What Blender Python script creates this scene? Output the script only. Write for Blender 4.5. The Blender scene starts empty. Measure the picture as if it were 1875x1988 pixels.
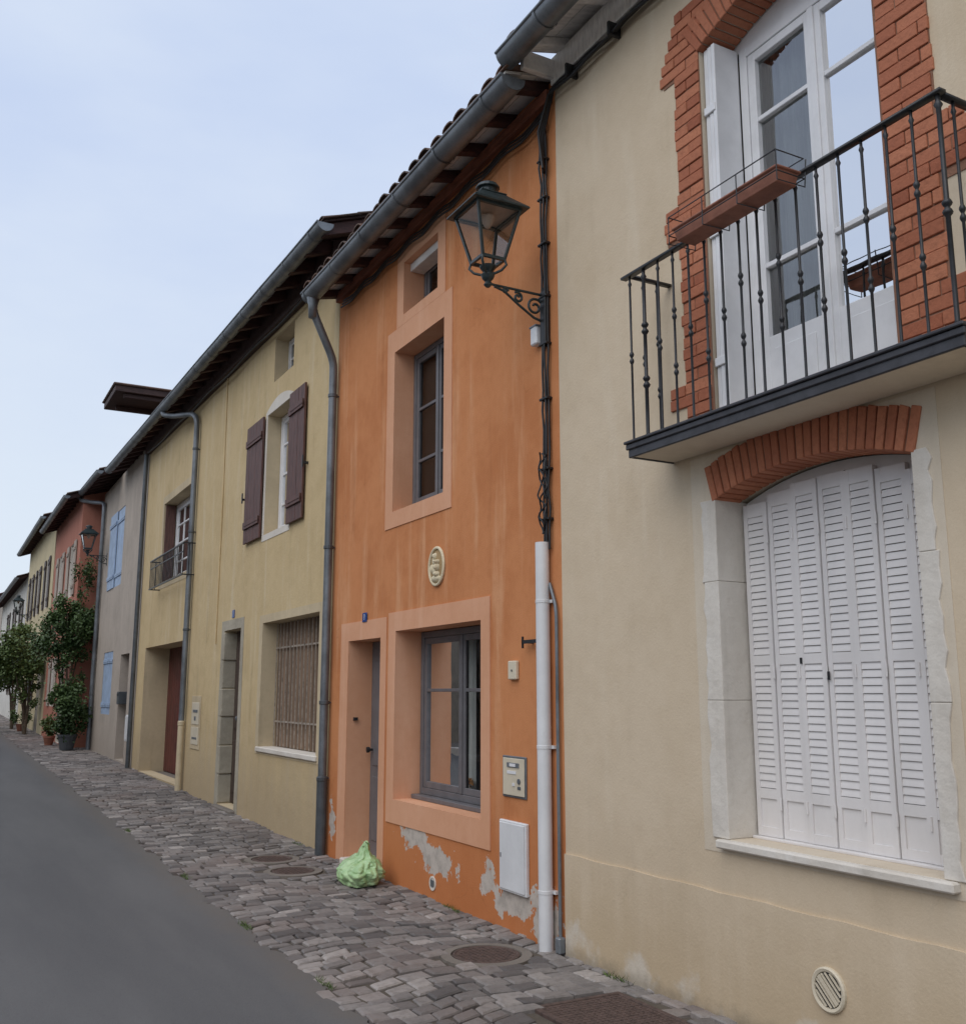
import bpy, bmesh, math, random
from mathutils import Vector, Matrix, noise
random.seed(7)
S=bpy.context.scene
COL=S.collection
def G(y):
    if y<9.5: return 0.0
    if y<70: return 0.011*(y-9.5)
    return 0.011*60.5
# ------------------------------------------------------------ materials
def new_mat(name):
    m=bpy.data.materials.new(name); m.use_nodes=True
    nt=m.node_tree; nt.nodes.clear()
    out=nt.nodes.new('ShaderNodeOutputMaterial'); b=nt.nodes.new('ShaderNodeBsdfPrincipled')
    nt.links.new(b.outputs[0],out.inputs[0])
    return m,nt,b
def nd(nt,t,**kw):
    n=nt.nodes.new(t)
    for k,v in kw.items(): setattr(n,k,v)
    return n
def mixc(nt,fac,a,b,blend='MIX'):
    n=nt.nodes.new('ShaderNodeMix'); n.data_type='RGBA'; n.blend_type=blend
    for s,v in ((n.inputs[0],fac),(n.inputs[6],a),(n.inputs[7],b)):
        if hasattr(v,'is_linked') or hasattr(v,'links'): nt.links.new(v,s)
        else: s.default_value=v if not isinstance(v,tuple) else (v[0],v[1],v[2],1)
    return n.outputs[2]
def math_(nt,op,a,b=0.0,c=None,clamp=False):
    n=nt.nodes.new('ShaderNodeMath'); n.operation=op; n.use_clamp=clamp
    for i,v in enumerate((a,b,c)):
        if v is None: continue
        if hasattr(v,'links'): nt.links.new(v,n.inputs[i])
        else: n.inputs[i].default_value=v
    return n.outputs[0]
def ramp(nt,v,lo,hi):
    n=nt.nodes.new('ShaderNodeMapRange'); n.interpolation_type='SMOOTHSTEP'
    nt.links.new(v,n.inputs[0]); n.inputs[1].default_value=lo; n.inputs[2].default_value=hi
    return n.outputs[0]
def noi(nt,vec,scale,detail=4,rough=.55,sc=None):
    if sc:
        mp=nt.nodes.new('ShaderNodeMapping'); mp.inputs['Scale'].default_value=sc
        nt.links.new(vec,mp.inputs[0]); vec=mp.outputs[0]
    n=nt.nodes.new('ShaderNodeTexNoise'); n.inputs['Scale'].default_value=scale
    n.inputs['Detail'].default_value=detail; n.inputs['Roughness'].default_value=rough
    nt.links.new(vec,n.inputs['Vector']); return n.outputs[0]
def bump(nt,b,h,strength,dist=.01):
    n=nt.nodes.new('ShaderNodeBump'); n.inputs['Strength'].default_value=strength; n.inputs['Distance'].default_value=dist
    nt.links.new(h,n.inputs['Height']); nt.links.new(n.outputs[0],b.inputs['Normal']); return n
def C(c,k): return tuple(min(1,x*k) for x in c)
def stucco(name,col,dark=None,light=None,streak=.5,base=None,base_h=.7,patches=None,patchcol=(.42,.38,.33),bs=.35,grain=90,blot=.5,cracks=0,salt=0,drip=0):
    m,nt,b=new_mat(name)
    g=nd(nt,'ShaderNodeNewGeometry'); pos=g.outputs['Position']
    dark=dark or C(col,.72); light=light or C(col,1.18)
    n1=noi(nt,pos,1.1,5,.68); n2=noi(nt,pos,2.6,5,.65,(1,1.8,.2)); n3=noi(nt,pos,14,3,.6)
    c=mixc(nt,math_(nt,'MULTIPLY',ramp(nt,n1,.4,.66),blot),col,dark)
    c=mixc(nt,math_(nt,'MULTIPLY',ramp(nt,n2,.5,.72),streak),c,light)
    c=mixc(nt,math_(nt,'MULTIPLY',ramp(nt,n3,.4,.8),.25),c,dark)
    n5=noi(nt,pos,220,1,.7)
    c=mixc(nt,math_(nt,'MULTIPLY',ramp(nt,n5,.45,.8),.18),c,C(col,.55))
    sep=nd(nt,'ShaderNodeSeparateXYZ'); nt.links.new(pos,sep.inputs[0])
    if drip:
        n6=noi(nt,pos,1.0,4,.6,(7,7,.45))
        c=mixc(nt,math_(nt,'MULTIPLY',math_(nt,'MULTIPLY',ramp(nt,n6,.54,.72),ramp(nt,n1,.38,.6)),drip),c,C(dark,.72))
    if base:
        h=math_(nt,'ADD',sep.outputs[2],math_(nt,'MULTIPLY',math_(nt,'SUBTRACT',n2,.5),-1.3))
        f=math_(nt,'SUBTRACT',1.0,ramp(nt,h,0.0,base_h))
        c=mixc(nt,math_(nt,'MULTIPLY',f,.75),c,base)
    if salt:
        h=math_(nt,'ADD',sep.outputs[2],math_(nt,'MULTIPLY',math_(nt,'SUBTRACT',noi(nt,pos,2.3,4,.6),.5),-1.6))
        f=math_(nt,'SUBTRACT',1.0,ramp(nt,h,-.12,.08))
        c=mixc(nt,math_(nt,'MULTIPLY',f,salt),c,(.66,.62,.55))
        f2=math_(nt,'SUBTRACT',1.0,ramp(nt,math_(nt,'ADD',sep.outputs[2],math_(nt,'MULTIPLY',n3,.12)),.05,.16))
        c=mixc(nt,math_(nt,'MULTIPLY',f2,.6),c,C(col,.35))
    bh=noi(nt,pos,grain,2,.6); big=noi(nt,pos,4,2,.5)
    hh=math_(nt,'ADD',math_(nt,'MULTIPLY',bh,.35),math_(nt,'MULTIPLY',big,1.2))
    if cracks:
        v=nd(nt,'ShaderNodeTexVoronoi'); v.feature='DISTANCE_TO_EDGE'; v.inputs['Scale'].default_value=.55
        wv=nd(nt,'ShaderNodeVectorMath'); wv.operation='ADD'
        nz=nd(nt,'ShaderNodeTexNoise'); nz.inputs['Scale'].default_value=3.0; nz.inputs['Detail'].default_value=4
        nt.links.new(pos,nz.inputs['Vector'])
        sc=nd(nt,'ShaderNodeVectorMath'); sc.operation='SCALE'; sc.inputs['Scale'].default_value=.5; nt.links.new(nz.outputs['Color'],sc.inputs[0])
        nt.links.new(pos,wv.inputs[0]); nt.links.new(sc.outputs[0],wv.inputs[1]); nt.links.new(wv.outputs[0],v.inputs['Vector'])
        f=math_(nt,'MULTIPLY',math_(nt,'SUBTRACT',1.0,ramp(nt,v.outputs['Distance'],.0005,.0035)),ramp(nt,n1,.5,.6))
        c=mixc(nt,math_(nt,'MULTIPLY',f,cracks),c,C(col,.4))
    if patches:
        tot=None
        en=noi(nt,pos,7,5,.7)
        for (py,pz,ry,rz) in patches:
            dy=math_(nt,'DIVIDE',math_(nt,'SUBTRACT',sep.outputs[1],py),ry)
            dz=math_(nt,'DIVIDE',math_(nt,'SUBTRACT',sep.outputs[2],pz),rz)
            d=math_(nt,'SQRT',math_(nt,'ADD',math_(nt,'MULTIPLY',dy,dy),math_(nt,'MULTIPLY',dz,dz)))
            v=math_(nt,'ADD',d,math_(nt,'MULTIPLY',math_(nt,'SUBTRACT',en,.5),3.6))
            f=math_(nt,'SUBTRACT',1.0,ramp(nt,v,.86,.93))
            tot=f if tot is None else math_(nt,'MAXIMUM',tot,f)
        pc=mixc(nt,ramp(nt,n3,.35,.7),patchcol,C(patchcol,.75))
        c=mixc(nt,tot,c,pc)
    nt.links.new(c,b.inputs['Base Color']); b.inputs['Roughness'].default_value=.92
    b.inputs['Specular IOR Level'].default_value=.2
    bump(nt,b,hh,bs,.012)
    return m
def paint(name,col,rough=.5,var=.15,scale=8,metal=0,bs=.1,dark=None,sc=None):
    m,nt,b=new_mat(name)
    g=nd(nt,'ShaderNodeNewGeometry'); pos=g.outputs['Position']
    n=noi(nt,pos,scale,4,.6,sc)
    n2=noi(nt,pos,scale*9,2,.6)
    c=mixc(nt,math_(nt,'MULTIPLY',ramp(nt,n,.35,.7),1.0),C(col,1+var),dark or C(col,1-var))
    c=mixc(nt,math_(nt,'MULTIPLY',ramp(nt,n2,.5,.8),var),c,C(col,.5))
    nt.links.new(c,b.inputs['Base Color']); b.inputs['Roughness'].default_value=rough; b.inputs['Metallic'].default_value=metal
    if bs>.15: bump(nt,b,n2,bs,.004)
    return m
def attrmat(name,c1,c2,rough=.8,scale=30,bs=.5,extra=None,attr='rnd'):
    m,nt,b=new_mat(name)
    g=nd(nt,'ShaderNodeNewGeometry'); pos=g.outputs['Position']
    a=nd(nt,'ShaderNodeAttribute'); a.attribute_name=attr
    c=mixc(nt,a.outputs['Fac'],c1,c2)
    n=noi(nt,pos,scale,4,.65); n2=noi(nt,pos,1.3,3,.5)
    c=mixc(nt,math_(nt,'MULTIPLY',ramp(nt,n,.4,.75),.4),c,C(c1,.6))
    if extra: c=mixc(nt,math_(nt,'MULTIPLY',ramp(nt,n2,.45,.7),.55),c,extra)
    nt.links.new(c,b.inputs['Base Color']); b.inputs['Roughness'].default_value=rough
    if bs>.15: bump(nt,b,n,bs,.008)
    return m
M={}
M['beige']=stucco('beige_stucco',(.645,.53,.385),dark=(.56,.445,.305),light=(.70,.60,.46),streak=.5,base=(.50,.385,.245),base_h=.8,bs=.4,grain=60,cracks=.1,salt=.6,drip=.16)
M['beige_light']=stucco('beige_light_stucco',(.66,.575,.455),dark=(.57,.475,.355),streak=.4,bs=.3,drip=.2)
M['orange']=stucco('orange_stucco',(.60,.25,.105),dark=(.48,.175,.065),light=(.67,.345,.18),streak=.8,base=(.50,.17,.058),base_h=1.2,blot=.7,
    patches=[(7.75,.42,.30,.10),(7.35,.30,.34,.11),(6.15,.20,.30,.11),(5.75,.17,.2,.2),(9.72,.35,.08,.2),(6.5,.28,.1,.12)],patchcol=(.54,.48,.42),cracks=.25,bs=.45,drip=.35)
M['peach']=stucco('peach_limewash',(.69,.37,.225),dark=(.61,.30,.165),light=(.75,.45,.30),streak=.4,bs=.25,drip=.25)
M['yellow']=stucco('yellow_stucco',(.60,.465,.265),dark=(.50,.375,.20),light=(.65,.54,.36),streak=.7,base=(.42,.33,.215),base_h=1.5,bs=.7,grain=40,cracks=.3,drip=.4)
M['yellow_rev']=stucco('yellow_reveal',(.58,.475,.315),bs=.3,drip=.3)
M['grey']=stucco('grey_stucco',(.46,.40,.34),streak=.5,base=(.37,.32,.27),base_h=1.0,drip=.3)
M['pink']=stucco('pink_stucco',(.46,.20,.145),dark=(.38,.15,.10),streak=.5,drip=.3)
M['cream']=stucco('cream_stucco',(.62,.53,.34),streak=.4)
M['whitewash']=stucco('white_stucco',(.62,.60,.55),streak=.4)
M['stone']=stucco('limestone',(.69,.645,.575),dark=(.55,.495,.42),light=(.76,.73,.68),streak=.5,bs=.9,grain=25,blot=.5,drip=.3)
M['rough_stone']=stucco('weathered_limestone',(.42,.38,.30),dark=(.25,.22,.17),streak=.5,bs=1.2,grain=18)
M['rubble']=stucco('rubble_stone',(.30,.27,.22),dark=(.17,.15,.12),streak=.4,bs=1.2,grain=9)
M['white']=paint('white_paint',(.74,.74,.75),.35,.05,5)
M['shut']=paint('shutter_white_paint',(.71,.685,.67),.45,.05,4,sc=(1,1,.4))
M['zinc']=paint('zinc',(.16,.175,.19),.42,.28,5,metal=.35,sc=(1,.6,.6))
M['zinc_d']=paint('dark_zinc',(.09,.10,.11),.4,.2,6,metal=.3)
M['iron']=paint('black_iron',(.022,.023,.026),.42,.25,20,metal=.2)
M['rail_iron']=paint('painted_iron_edge',(.04,.04,.046),.45,.25,12)
M['lamp']=paint('lantern_green_black',(.022,.034,.036),.38,.25,20)
M['darkwood']=paint('dark_stained_wood',(.045,.022,.018),.7,.4,10,sc=(.5,3,3))
M['rafter']=paint('rafter_wood',(.055,.022,.018),.7,.4,10,sc=(.5,3,3))
M['redplate']=paint('red_brown_wall_plate',(.20,.065,.035),.75,.3,8,sc=(3,.5,3))
M['soffit']=paint('soffit_panel',(.70,.67,.63),.7,.12,5)
M['soffit_w']=paint('white_soffit_board',(.76,.73,.69),.6,.14,9,sc=(1,4,1))
M['shutwood']=paint('brown_shutter_wood',(.095,.042,.033),.6,.35,12,sc=(3,3,.4))
M['garage']=paint('oxblood_door',(.10,.022,.018),.5,.2,5)
M['doorwood']=paint('old_door_wood',(.06,.04,.03),.6,.4,8,sc=(3,3,.4))
M['greyframe']=paint('grey_frame_paint',(.135,.132,.14),.45,.1,8)
M['whiteold']=paint('old_white_frame',(.62,.61,.6),.5,.12,8)
M['grillep']=paint('faded_grille_paint',(.33,.28,.23),.7,.3,20)
M['blue']=paint('blue_shutter_paint',(.33,.43,.58),.6,.12,4)
M['pvc']=paint('white_plastic',(.70,.705,.71),.4,.06,3)
M['cream_pl']=paint('cream_plastic',(.62,.55,.42),.5,.06,5)
M['footpl']=paint('cream_painted_pipe',(.55,.46,.31),.5,.1,5)
M['black']=paint('black_cable',(.012,.012,.013),.5,.3,20)
M['rust']=paint('cast_iron_rust',(.085,.055,.045),.8,.3,25,bs=.6)
M['conc']=stucco('concrete',(.21,.185,.16),bs=.9,grain=50)
M['terra']=paint('terracotta',(.27,.11,.07),.75,.2,8,bs=.3)
M['platebl']=paint('enamel_blue',(.01,.05,.22),.25,.05,5)
M['curtain']=paint('net_curtain',(.62,.62,.61),.9,.15,6,sc=(4,9,.3))
M['reed']=paint('reed_screen',(.20,.135,.09),.85,.45,40,sc=(1,1,.02),bs=.6)
M['brown_blind']=paint('brown_panel',(.06,.036,.027),.6,.15,4)
M['reflector']=paint('lantern_reflector',(.42,.30,.24),.5,.1,10)
M['floor']=paint('interior_floor',(.12,.09,.07),.8,.15,4)
M['flower']=paint('orange_petals',(.55,.22,.04),.6,.2,20)
M['tile']=attrmat('canal_tile',(.075,.05,.04),(.17,.10,.07),.85,10,.5,extra=(.06,.055,.05))
M['brick']=attrmat('red_brick',(.34,.105,.052),(.52,.20,.105),.85,40,.6,extra=(.42,.15,.08))
M['mortar']=stucco('brick_mortar',(.28,.15,.10),bs=.8)
M['sett']=attrmat('stone_setts',(.10,.09,.086),(.36,.325,.30),.72,22,.9,extra=(.20,.155,.135))
M['joint']=stucco('sand_joint',(.115,.097,.078),bs=1.2,grain=70)
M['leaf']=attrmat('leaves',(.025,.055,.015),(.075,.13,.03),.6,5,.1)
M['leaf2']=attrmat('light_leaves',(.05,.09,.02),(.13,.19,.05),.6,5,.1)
M['bark']=paint('bark',(.10,.075,.05),.9,.35,20,bs=.8)
def mk_asphalt():
    m,nt,b=new_mat('asphalt'); g=nd(nt,'ShaderNodeNewGeometry'); p=g.outputs['Position']
    a=noi(nt,p,.5,5,.6,(2.2,.35,1)); s=noi(nt,p,190,2,.8); f=noi(nt,p,45,3,.7)
    c=mixc(nt,ramp(nt,a,.3,.72),(.088,.088,.090),(.128,.127,.126))
    c=mixc(nt,math_(nt,'MULTIPLY',ramp(nt,s,.5,.72),.6),c,(.22,.22,.215))
    c=mixc(nt,math_(nt,'MULTIPLY',ramp(nt,f,.5,.8),.4),c,(.05,.05,.05))
    sep=nd(nt,'ShaderNodeSeparateXYZ'); nt.links.new(p,sep.inputs[0])
    e=ramp(nt,math_(nt,'ADD',sep.outputs[0],math_(nt,'MULTIPLY',noi(nt,p,5,4,.6),.35)),1.95,2.25)
    c=mixc(nt,math_(nt,'MULTIPLY',e,.6),c,(.14,.12,.10))
    nt.links.new(c,b.inputs['Base Color']); b.inputs['Roughness'].default_value=.85
    bump(nt,b,s,.6,.006); return m
M['asphalt']=mk_asphalt()
M['ground']=stucco('ground_soil',(.16,.14,.11),bs=.6)
def mk_glass(name,ior,mul,tint=(.75,.78,.77,1)):
    m=bpy.data.materials.new(name); m.use_nodes=True; nt=m.node_tree; nt.nodes.clear()
    o=nd(nt,'ShaderNodeOutputMaterial'); mx=nd(nt,'ShaderNodeMixShader'); t=nd(nt,'ShaderNodeBsdfTransparent'); gl=nd(nt,'ShaderNodeBsdfGlossy')
    fr=nd(nt,'ShaderNodeFresnel'); fr.inputs[0].default_value=ior
    g=nd(nt,'ShaderNodeNewGeometry'); n=noi(nt,g.outputs['Position'],2.2,2,.5)
    bp=nd(nt,'ShaderNodeBump'); bp.inputs['Strength'].default_value=.14; bp.inputs['Distance'].default_value=.02; nt.links.new(n,bp.inputs['Height'])
    nt.links.new(bp.outputs[0],gl.inputs['Normal'])
    gl.inputs['Roughness'].default_value=.015; t.inputs[0].default_value=tint
    f=math_(nt,'MULTIPLY',fr.outputs[0],mul,clamp=True)
    nt.links.new(f,mx.inputs[0]); nt.links.new(t.outputs[0],mx.inputs[1]); nt.links.new(gl.outputs[0],mx.inputs[2]); nt.links.new(mx.outputs[0],o.inputs[0])
    return m
M['glass']=mk_glass('window_glass',1.5,1.1)
M['glass_c']=mk_glass('coated_window_glass',1.8,2.4)
M['glass_l']=mk_glass('lantern_glass',1.35,.8,(.93,.95,.94,1))
def mk_bag():
    m,nt,b=new_mat('green_bag_plastic'); g=nd(nt,'ShaderNodeNewGeometry'); p=g.outputs['Position']
    n=noi(nt,p,9,4,.6); c=mixc(nt,ramp(nt,n,.35,.7),(.45,.62,.34),(.30,.48,.22))
    nt.links.new(c,b.inputs['Base Color']); b.inputs['Roughness'].default_value=.28
    v=nd(nt,'ShaderNodeTexVoronoi'); v.feature='DISTANCE_TO_EDGE'; v.inputs['Scale'].default_value=8
    nz=nd(nt,'ShaderNodeTexNoise'); nz.inputs['Scale'].default_value=6; nt.links.new(p,nz.inputs['Vector'])
    sc=nd(nt,'ShaderNodeVectorMath'); sc.operation='SCALE'; sc.inputs['Scale'].default_value=.15; nt.links.new(nz.outputs['Color'],sc.inputs[0])
    ad=nd(nt,'ShaderNodeVectorMath'); ad.operation='ADD'; nt.links.new(p,ad.inputs[0]); nt.links.new(sc.outputs[0],ad.inputs[1]); nt.links.new(ad.outputs[0],v.inputs['Vector'])
    bump(nt,b,v.outputs['Distance'],.35,.04); return m
M['bag']=mk_bag()
# ------------------------------------------------------------ mesh helpers
def root(name,loc=(0,0,0)):
    e=bpy.data.objects.new(name,None); e.location=loc; e.empty_display_size=.2; COL.objects.link(e); return e
class MB:
    def __init__(s,name,mat,parent=None):
        s.n=name; s.mat=mat if isinstance(mat,list) else [mat]; s.p=parent; s.v=[]; s.f=[]; s.a=[]; s.mi=[]
    def add(s,vs,fs,rnd=None,mi=0):
        o=len(s.v); s.v+= [tuple(v) for v in vs]; s.f+=[tuple(i+o for i in f) for f in fs]
        s.a+=[random.random() if rnd is None else rnd]*len(vs); s.mi+=[mi]*len(fs)
    def hexa(s,c,rnd=None,mi=0):
        s.add(c,[(0,3,2,1),(4,5,6,7),(0,1,5,4),(1,2,6,5),(2,3,7,6),(3,0,4,7)],rnd,mi)
    def box(s,x0,x1,y0,y1,z0,z1,rnd=None,mi=0):
        s.hexa([(x0,y0,z0),(x1,y0,z0),(x1,y1,z0),(x0,y1,z0),(x0,y0,z1),(x1,y0,z1),(x1,y1,z1),(x0,y1,z1)],rnd,mi)
    def lathe(s,prof,x,y,z,seg=10,axis='z',rnd=None):
        vs=[];fs=[]
        for r,h in prof:
            for i in range(seg):
                a=2*math.pi*i/seg; c_,s_=r*math.cos(a),r*math.sin(a)
                vs.append((x+c_,y+s_,z+h) if axis=='z' else (x-h,y+c_,z+s_))
        for k in range(len(prof)-1):
            for i in range(seg):
                j=(i+1)%seg; q=(k*seg+i,k*seg+j,(k+1)*seg+j,(k+1)*seg+i)
                fs.append(q)
        fs.append(tuple(range(seg-1,-1,-1))); fs.append(tuple((len(prof)-1)*seg+i for i in range(seg)))
        s.add(vs,fs,rnd)
    def prism(s,poly,x0,x1,rnd=None,mi=0): # poly in (y,z)
        n=len(poly); vs=[(x0,p[0],p[1]) for p in poly]+[(x1,p[0],p[1]) for p in poly]
        fs=[tuple(range(n)),tuple(range(2*n-1,n-1,-1))]+[(i,i+n,(i+1)%n+n,(i+1)%n) for i in range(n)]
        s.add(vs,fs,rnd,mi)
    def done(s,bevel=0,smooth=False,seg=1):
        me=bpy.data.meshes.new(s.n); me.from_pydata(s.v,[],s.f)
        for m in s.mat: me.materials.append(m)
        at=me.attributes.new('rnd','FLOAT','POINT'); at.data.foreach_set('value',s.a)
        me.polygons.foreach_set('material_index',s.mi)
        bm=bmesh.new(); bm.from_mesh(me); bmesh.ops.recalc_face_normals(bm,faces=bm.faces); bm.to_mesh(me); bm.free()
        if smooth:
            for p in me.polygons: p.use_smooth=True
        ob=bpy.data.objects.new(s.n,me); COL.objects.link(ob)
        if s.p: ob.parent=s.p
        if bevel:
            b=ob.modifiers.new('bevel','BEVEL'); b.width=bevel; b.segments=seg; b.limit_method='ANGLE'
        return ob
def box(name,mat,parent,x0,x1,y0,y1,z0,z1,bevel=.004):
    b=MB(name,mat,parent); b.box(x0,x1,y0,y1,z0,z1); return b.done(bevel)
def tube(name,pts,r,mat,parent,cyc=False,smooth=True,res=3):
    cu=bpy.data.curves.new(name,'CURVE'); cu.dimensions='3D'; cu.bevel_depth=r; cu.bevel_resolution=res; cu.use_fill_caps=True
    if not isinstance(pts[0][0],(tuple,list)): pts=[pts]
    for P in pts:
        sp=cu.splines.new('POLY'); sp.points.add(len(P)-1)
        for i,p in enumerate(P): sp.points[i].co=(p[0],p[1],p[2],1)
        sp.use_cyclic_u=cyc; sp.use_smooth=smooth
    cu.materials.append(mat)
    o=bpy.data.objects.new(name,cu); COL.objects.link(o)
    if parent: o.parent=parent
    return o
def rect(y0,y1,z0,z1): return [(y0,z0),(y1,z0),(y1,z1),(y0,z1)]
def arch(y0,y1,z0,zs,rise,n=14):
    yc=(y0+y1)/2;hw=(y1-y0)/2; out=[(y0,z0),(y1,z0)]
    for i in range(n+1):
        y=y1-(y1-y0)*i/n; out.append((y,zs+rise*(1-((y-yc)/hw)**2)))
    return out
def plate(name,outline,holes,X,thick,mats,parent):
    cu=bpy.data.curves.new(name,'CURVE'); cu.dimensions='2D'; cu.fill_mode='BOTH'; cu.extrude=thick/2
    for P in [outline]+holes:
        sp=cu.splines.new('POLY'); sp.points.add(len(P)-1)
        for i,p in enumerate(P): sp.points[i].co=(p[0],p[1],0,1)
        sp.use_cyclic_u=True
    t=bpy.data.objects.new('tmp',cu); COL.objects.link(t)
    dg=bpy.context.evaluated_depsgraph_get(); dg.update()
    me=bpy.data.meshes.new_from_object(t.evaluated_get(dg)); bpy.data.objects.remove(t)
    for v in me.vertices:
        a=v.co.copy(); v.co=(X+thick/2+a.z,a.x,a.y)
    me.materials.clear()
    for m in mats: me.materials.append(m)
    me.update()
    y0=min(p[0] for p in outline);y1=max(p[0] for p in outline)
    for p in me.polygons:
        p.use_smooth=False
        p.material_index=1 if (len(mats)>1 and abs(p.normal.x)<.5 and y0+.01<p.center.y<y1-.01) else 0
    me.name=name
    o=bpy.data.objects.new(name,me); COL.objects.link(o); o.parent=parent
    return o
def window(name,parent,X,y0,y1,z0,z1,mat,leaves=2,bars=(),fw=.05,lw=.045,depth=.05,panel=0,vbars=0,glass='glass'):
    """casement window; X is the outer face of the frame"""
    b=MB(name,mat,parent)
    b.box(X,X+depth,y0,y0+fw,z0,z1); b.box(X,X+depth,y1-fw,y1,z0,z1)
    b.box(X+.001,X+depth,y0+fw,y1-fw,z1-fw,z1); b.box(X+.001,X+depth,y0+fw,y1-fw,z0,z0+fw)
    iy0,iy1,iz0,iz1=y0+fw,y1-fw,z0+fw,z1-fw; w=(iy1-iy0)/leaves
    x0,x1=X+.008,X+depth-.006
    for k in range(leaves):
        a=iy0+k*w+.002; c=iy0+(k+1)*w-.002
        b.box(x0,x1,a,a+lw,iz0+.002,iz1-.002); b.box(x0,x1,c-lw,c,iz0+.002,iz1-.002)
        b.box(x0+.001,x1,a+lw,c-lw,iz1-lw,iz1-.002); b.box(x0+.001,x1,a+lw,c-lw,iz0+.002,iz0+lw+panel)
        if panel:
            b.box(x0-.006,x0+.002,a+lw+.04,c-lw-.04,iz0+.08,iz0+panel-.02)
        for q in bars: b.box(x0+.004,x1-.004,a+lw,c-lw,q-.014,q+.014)
        for q in range(vbars):
            yy=a+lw+(c-a-2*lw)*(q+1)/(vbars+1); b.box(x0+.006,x1-.006,yy-.01,yy+.01,iz0+lw+panel,iz1-lw)
    if leaves==2:
        m=(iy0+iy1)/2; b.box(x0-.012,x0+.004,m-.02,m+.02,iz0+.003,iz1-.003)
    b.done(.003)
    g=MB(name+'_glass',M[glass],parent); xm=(x0+x1)/2
    for k in range(leaves):
        a=iy0+k*w; c=a+w; t=.004*(1 if k else -1)
        g.add([(xm,a+.01,iz0+panel+.01),(xm+t,c-.01,iz0+panel+.01),(xm+t,c-.01,iz1-.01),(xm,a+.01,iz1-.01)],[(0,1,2,3)])
    g.done()
def curtain(name,parent,X,y0,y1,z0,z1,mat,waves=12,amp=.02):
    b=MB(name,mat,parent); n=waves*6; vs=[]
    for i in range(n+1):
        y=y0+(y1-y0)*i/n; x=X+amp*math.sin(2*math.pi*waves*i/n)+amp*.5*math.sin(i*1.7)
        vs+= [(x,y,z0),(x,y,z1)]
    b.add(vs,[(2*i,2*i+2,2*i+3,2*i+1) for i in range(n)]); b.done(smooth=True)
def gutter(name,parent,X,y0,y1,z0,z1,r=.08,mat=None,brk=.55):
    mat=mat or M['zinc']; b=MB(name,mat,parent)
    ny=max(2,int((y1-y0)/1.0)); seg=12
    vs=[]
    sg=[.004*math.sin(k*2.1+y0) for k in range(ny+1)]
    for k in range(ny+1):
        t=k/ny; y=y0+(y1-y0)*t; z=z0+(z1-z0)*t+sg[k]
        for rr in (r,r-.006):
            for i in range(seg+1):
                a=math.pi+math.pi*i/seg; vs.append((X+rr*math.cos(a),y,z+rr*math.sin(a)))
    n=2*(seg+1); fs=[]
    for k in range(ny):
        for i in range(seg):
            fs.append((k*n+i,(k+1)*n+i,(k+1)*n+i+1,k*n+i+1)); o=seg+1
            fs.append((k*n+o+i,k*n+o+i+1,(k+1)*n+o+i+1,(k+1)*n+o+i))
    b.add(vs,fs)
    for (y,z,q) in ((y0,z0,0),(y1,z1,ny)): # end caps
        fan=[(X+r*math.cos(math.pi+math.pi*i/seg),y,z+r*math.sin(math.pi+math.pi*i/seg)) for i in range(seg+1)]
        b.add(fan,[tuple(range(seg+1))])
    y=y0+.3
    while y<y1:   # brackets / joints
        t=(y-y0)/(y1-y0); z=z0+(z1-z0)*t; vs=[]
        for yy in (y,y+.028):
            for i in range(seg+1):
                a=math.pi+math.pi*i/seg; vs.append((X+(r+.006)*math.cos(a),yy,z+(r+.006)*math.sin(a)))
        b.add(vs,[(i,seg+1+i,seg+2+i,i+1) for i in range(seg)]); y+=brk
    b.done(smooth=True)
    tube(name+'_bead',[(X-r,y0+(y1-y0)*k/ny,z0+(z1-z0)*k/ny+sg[k]) for k in range(ny+1)],.012,mat,parent)
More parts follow.
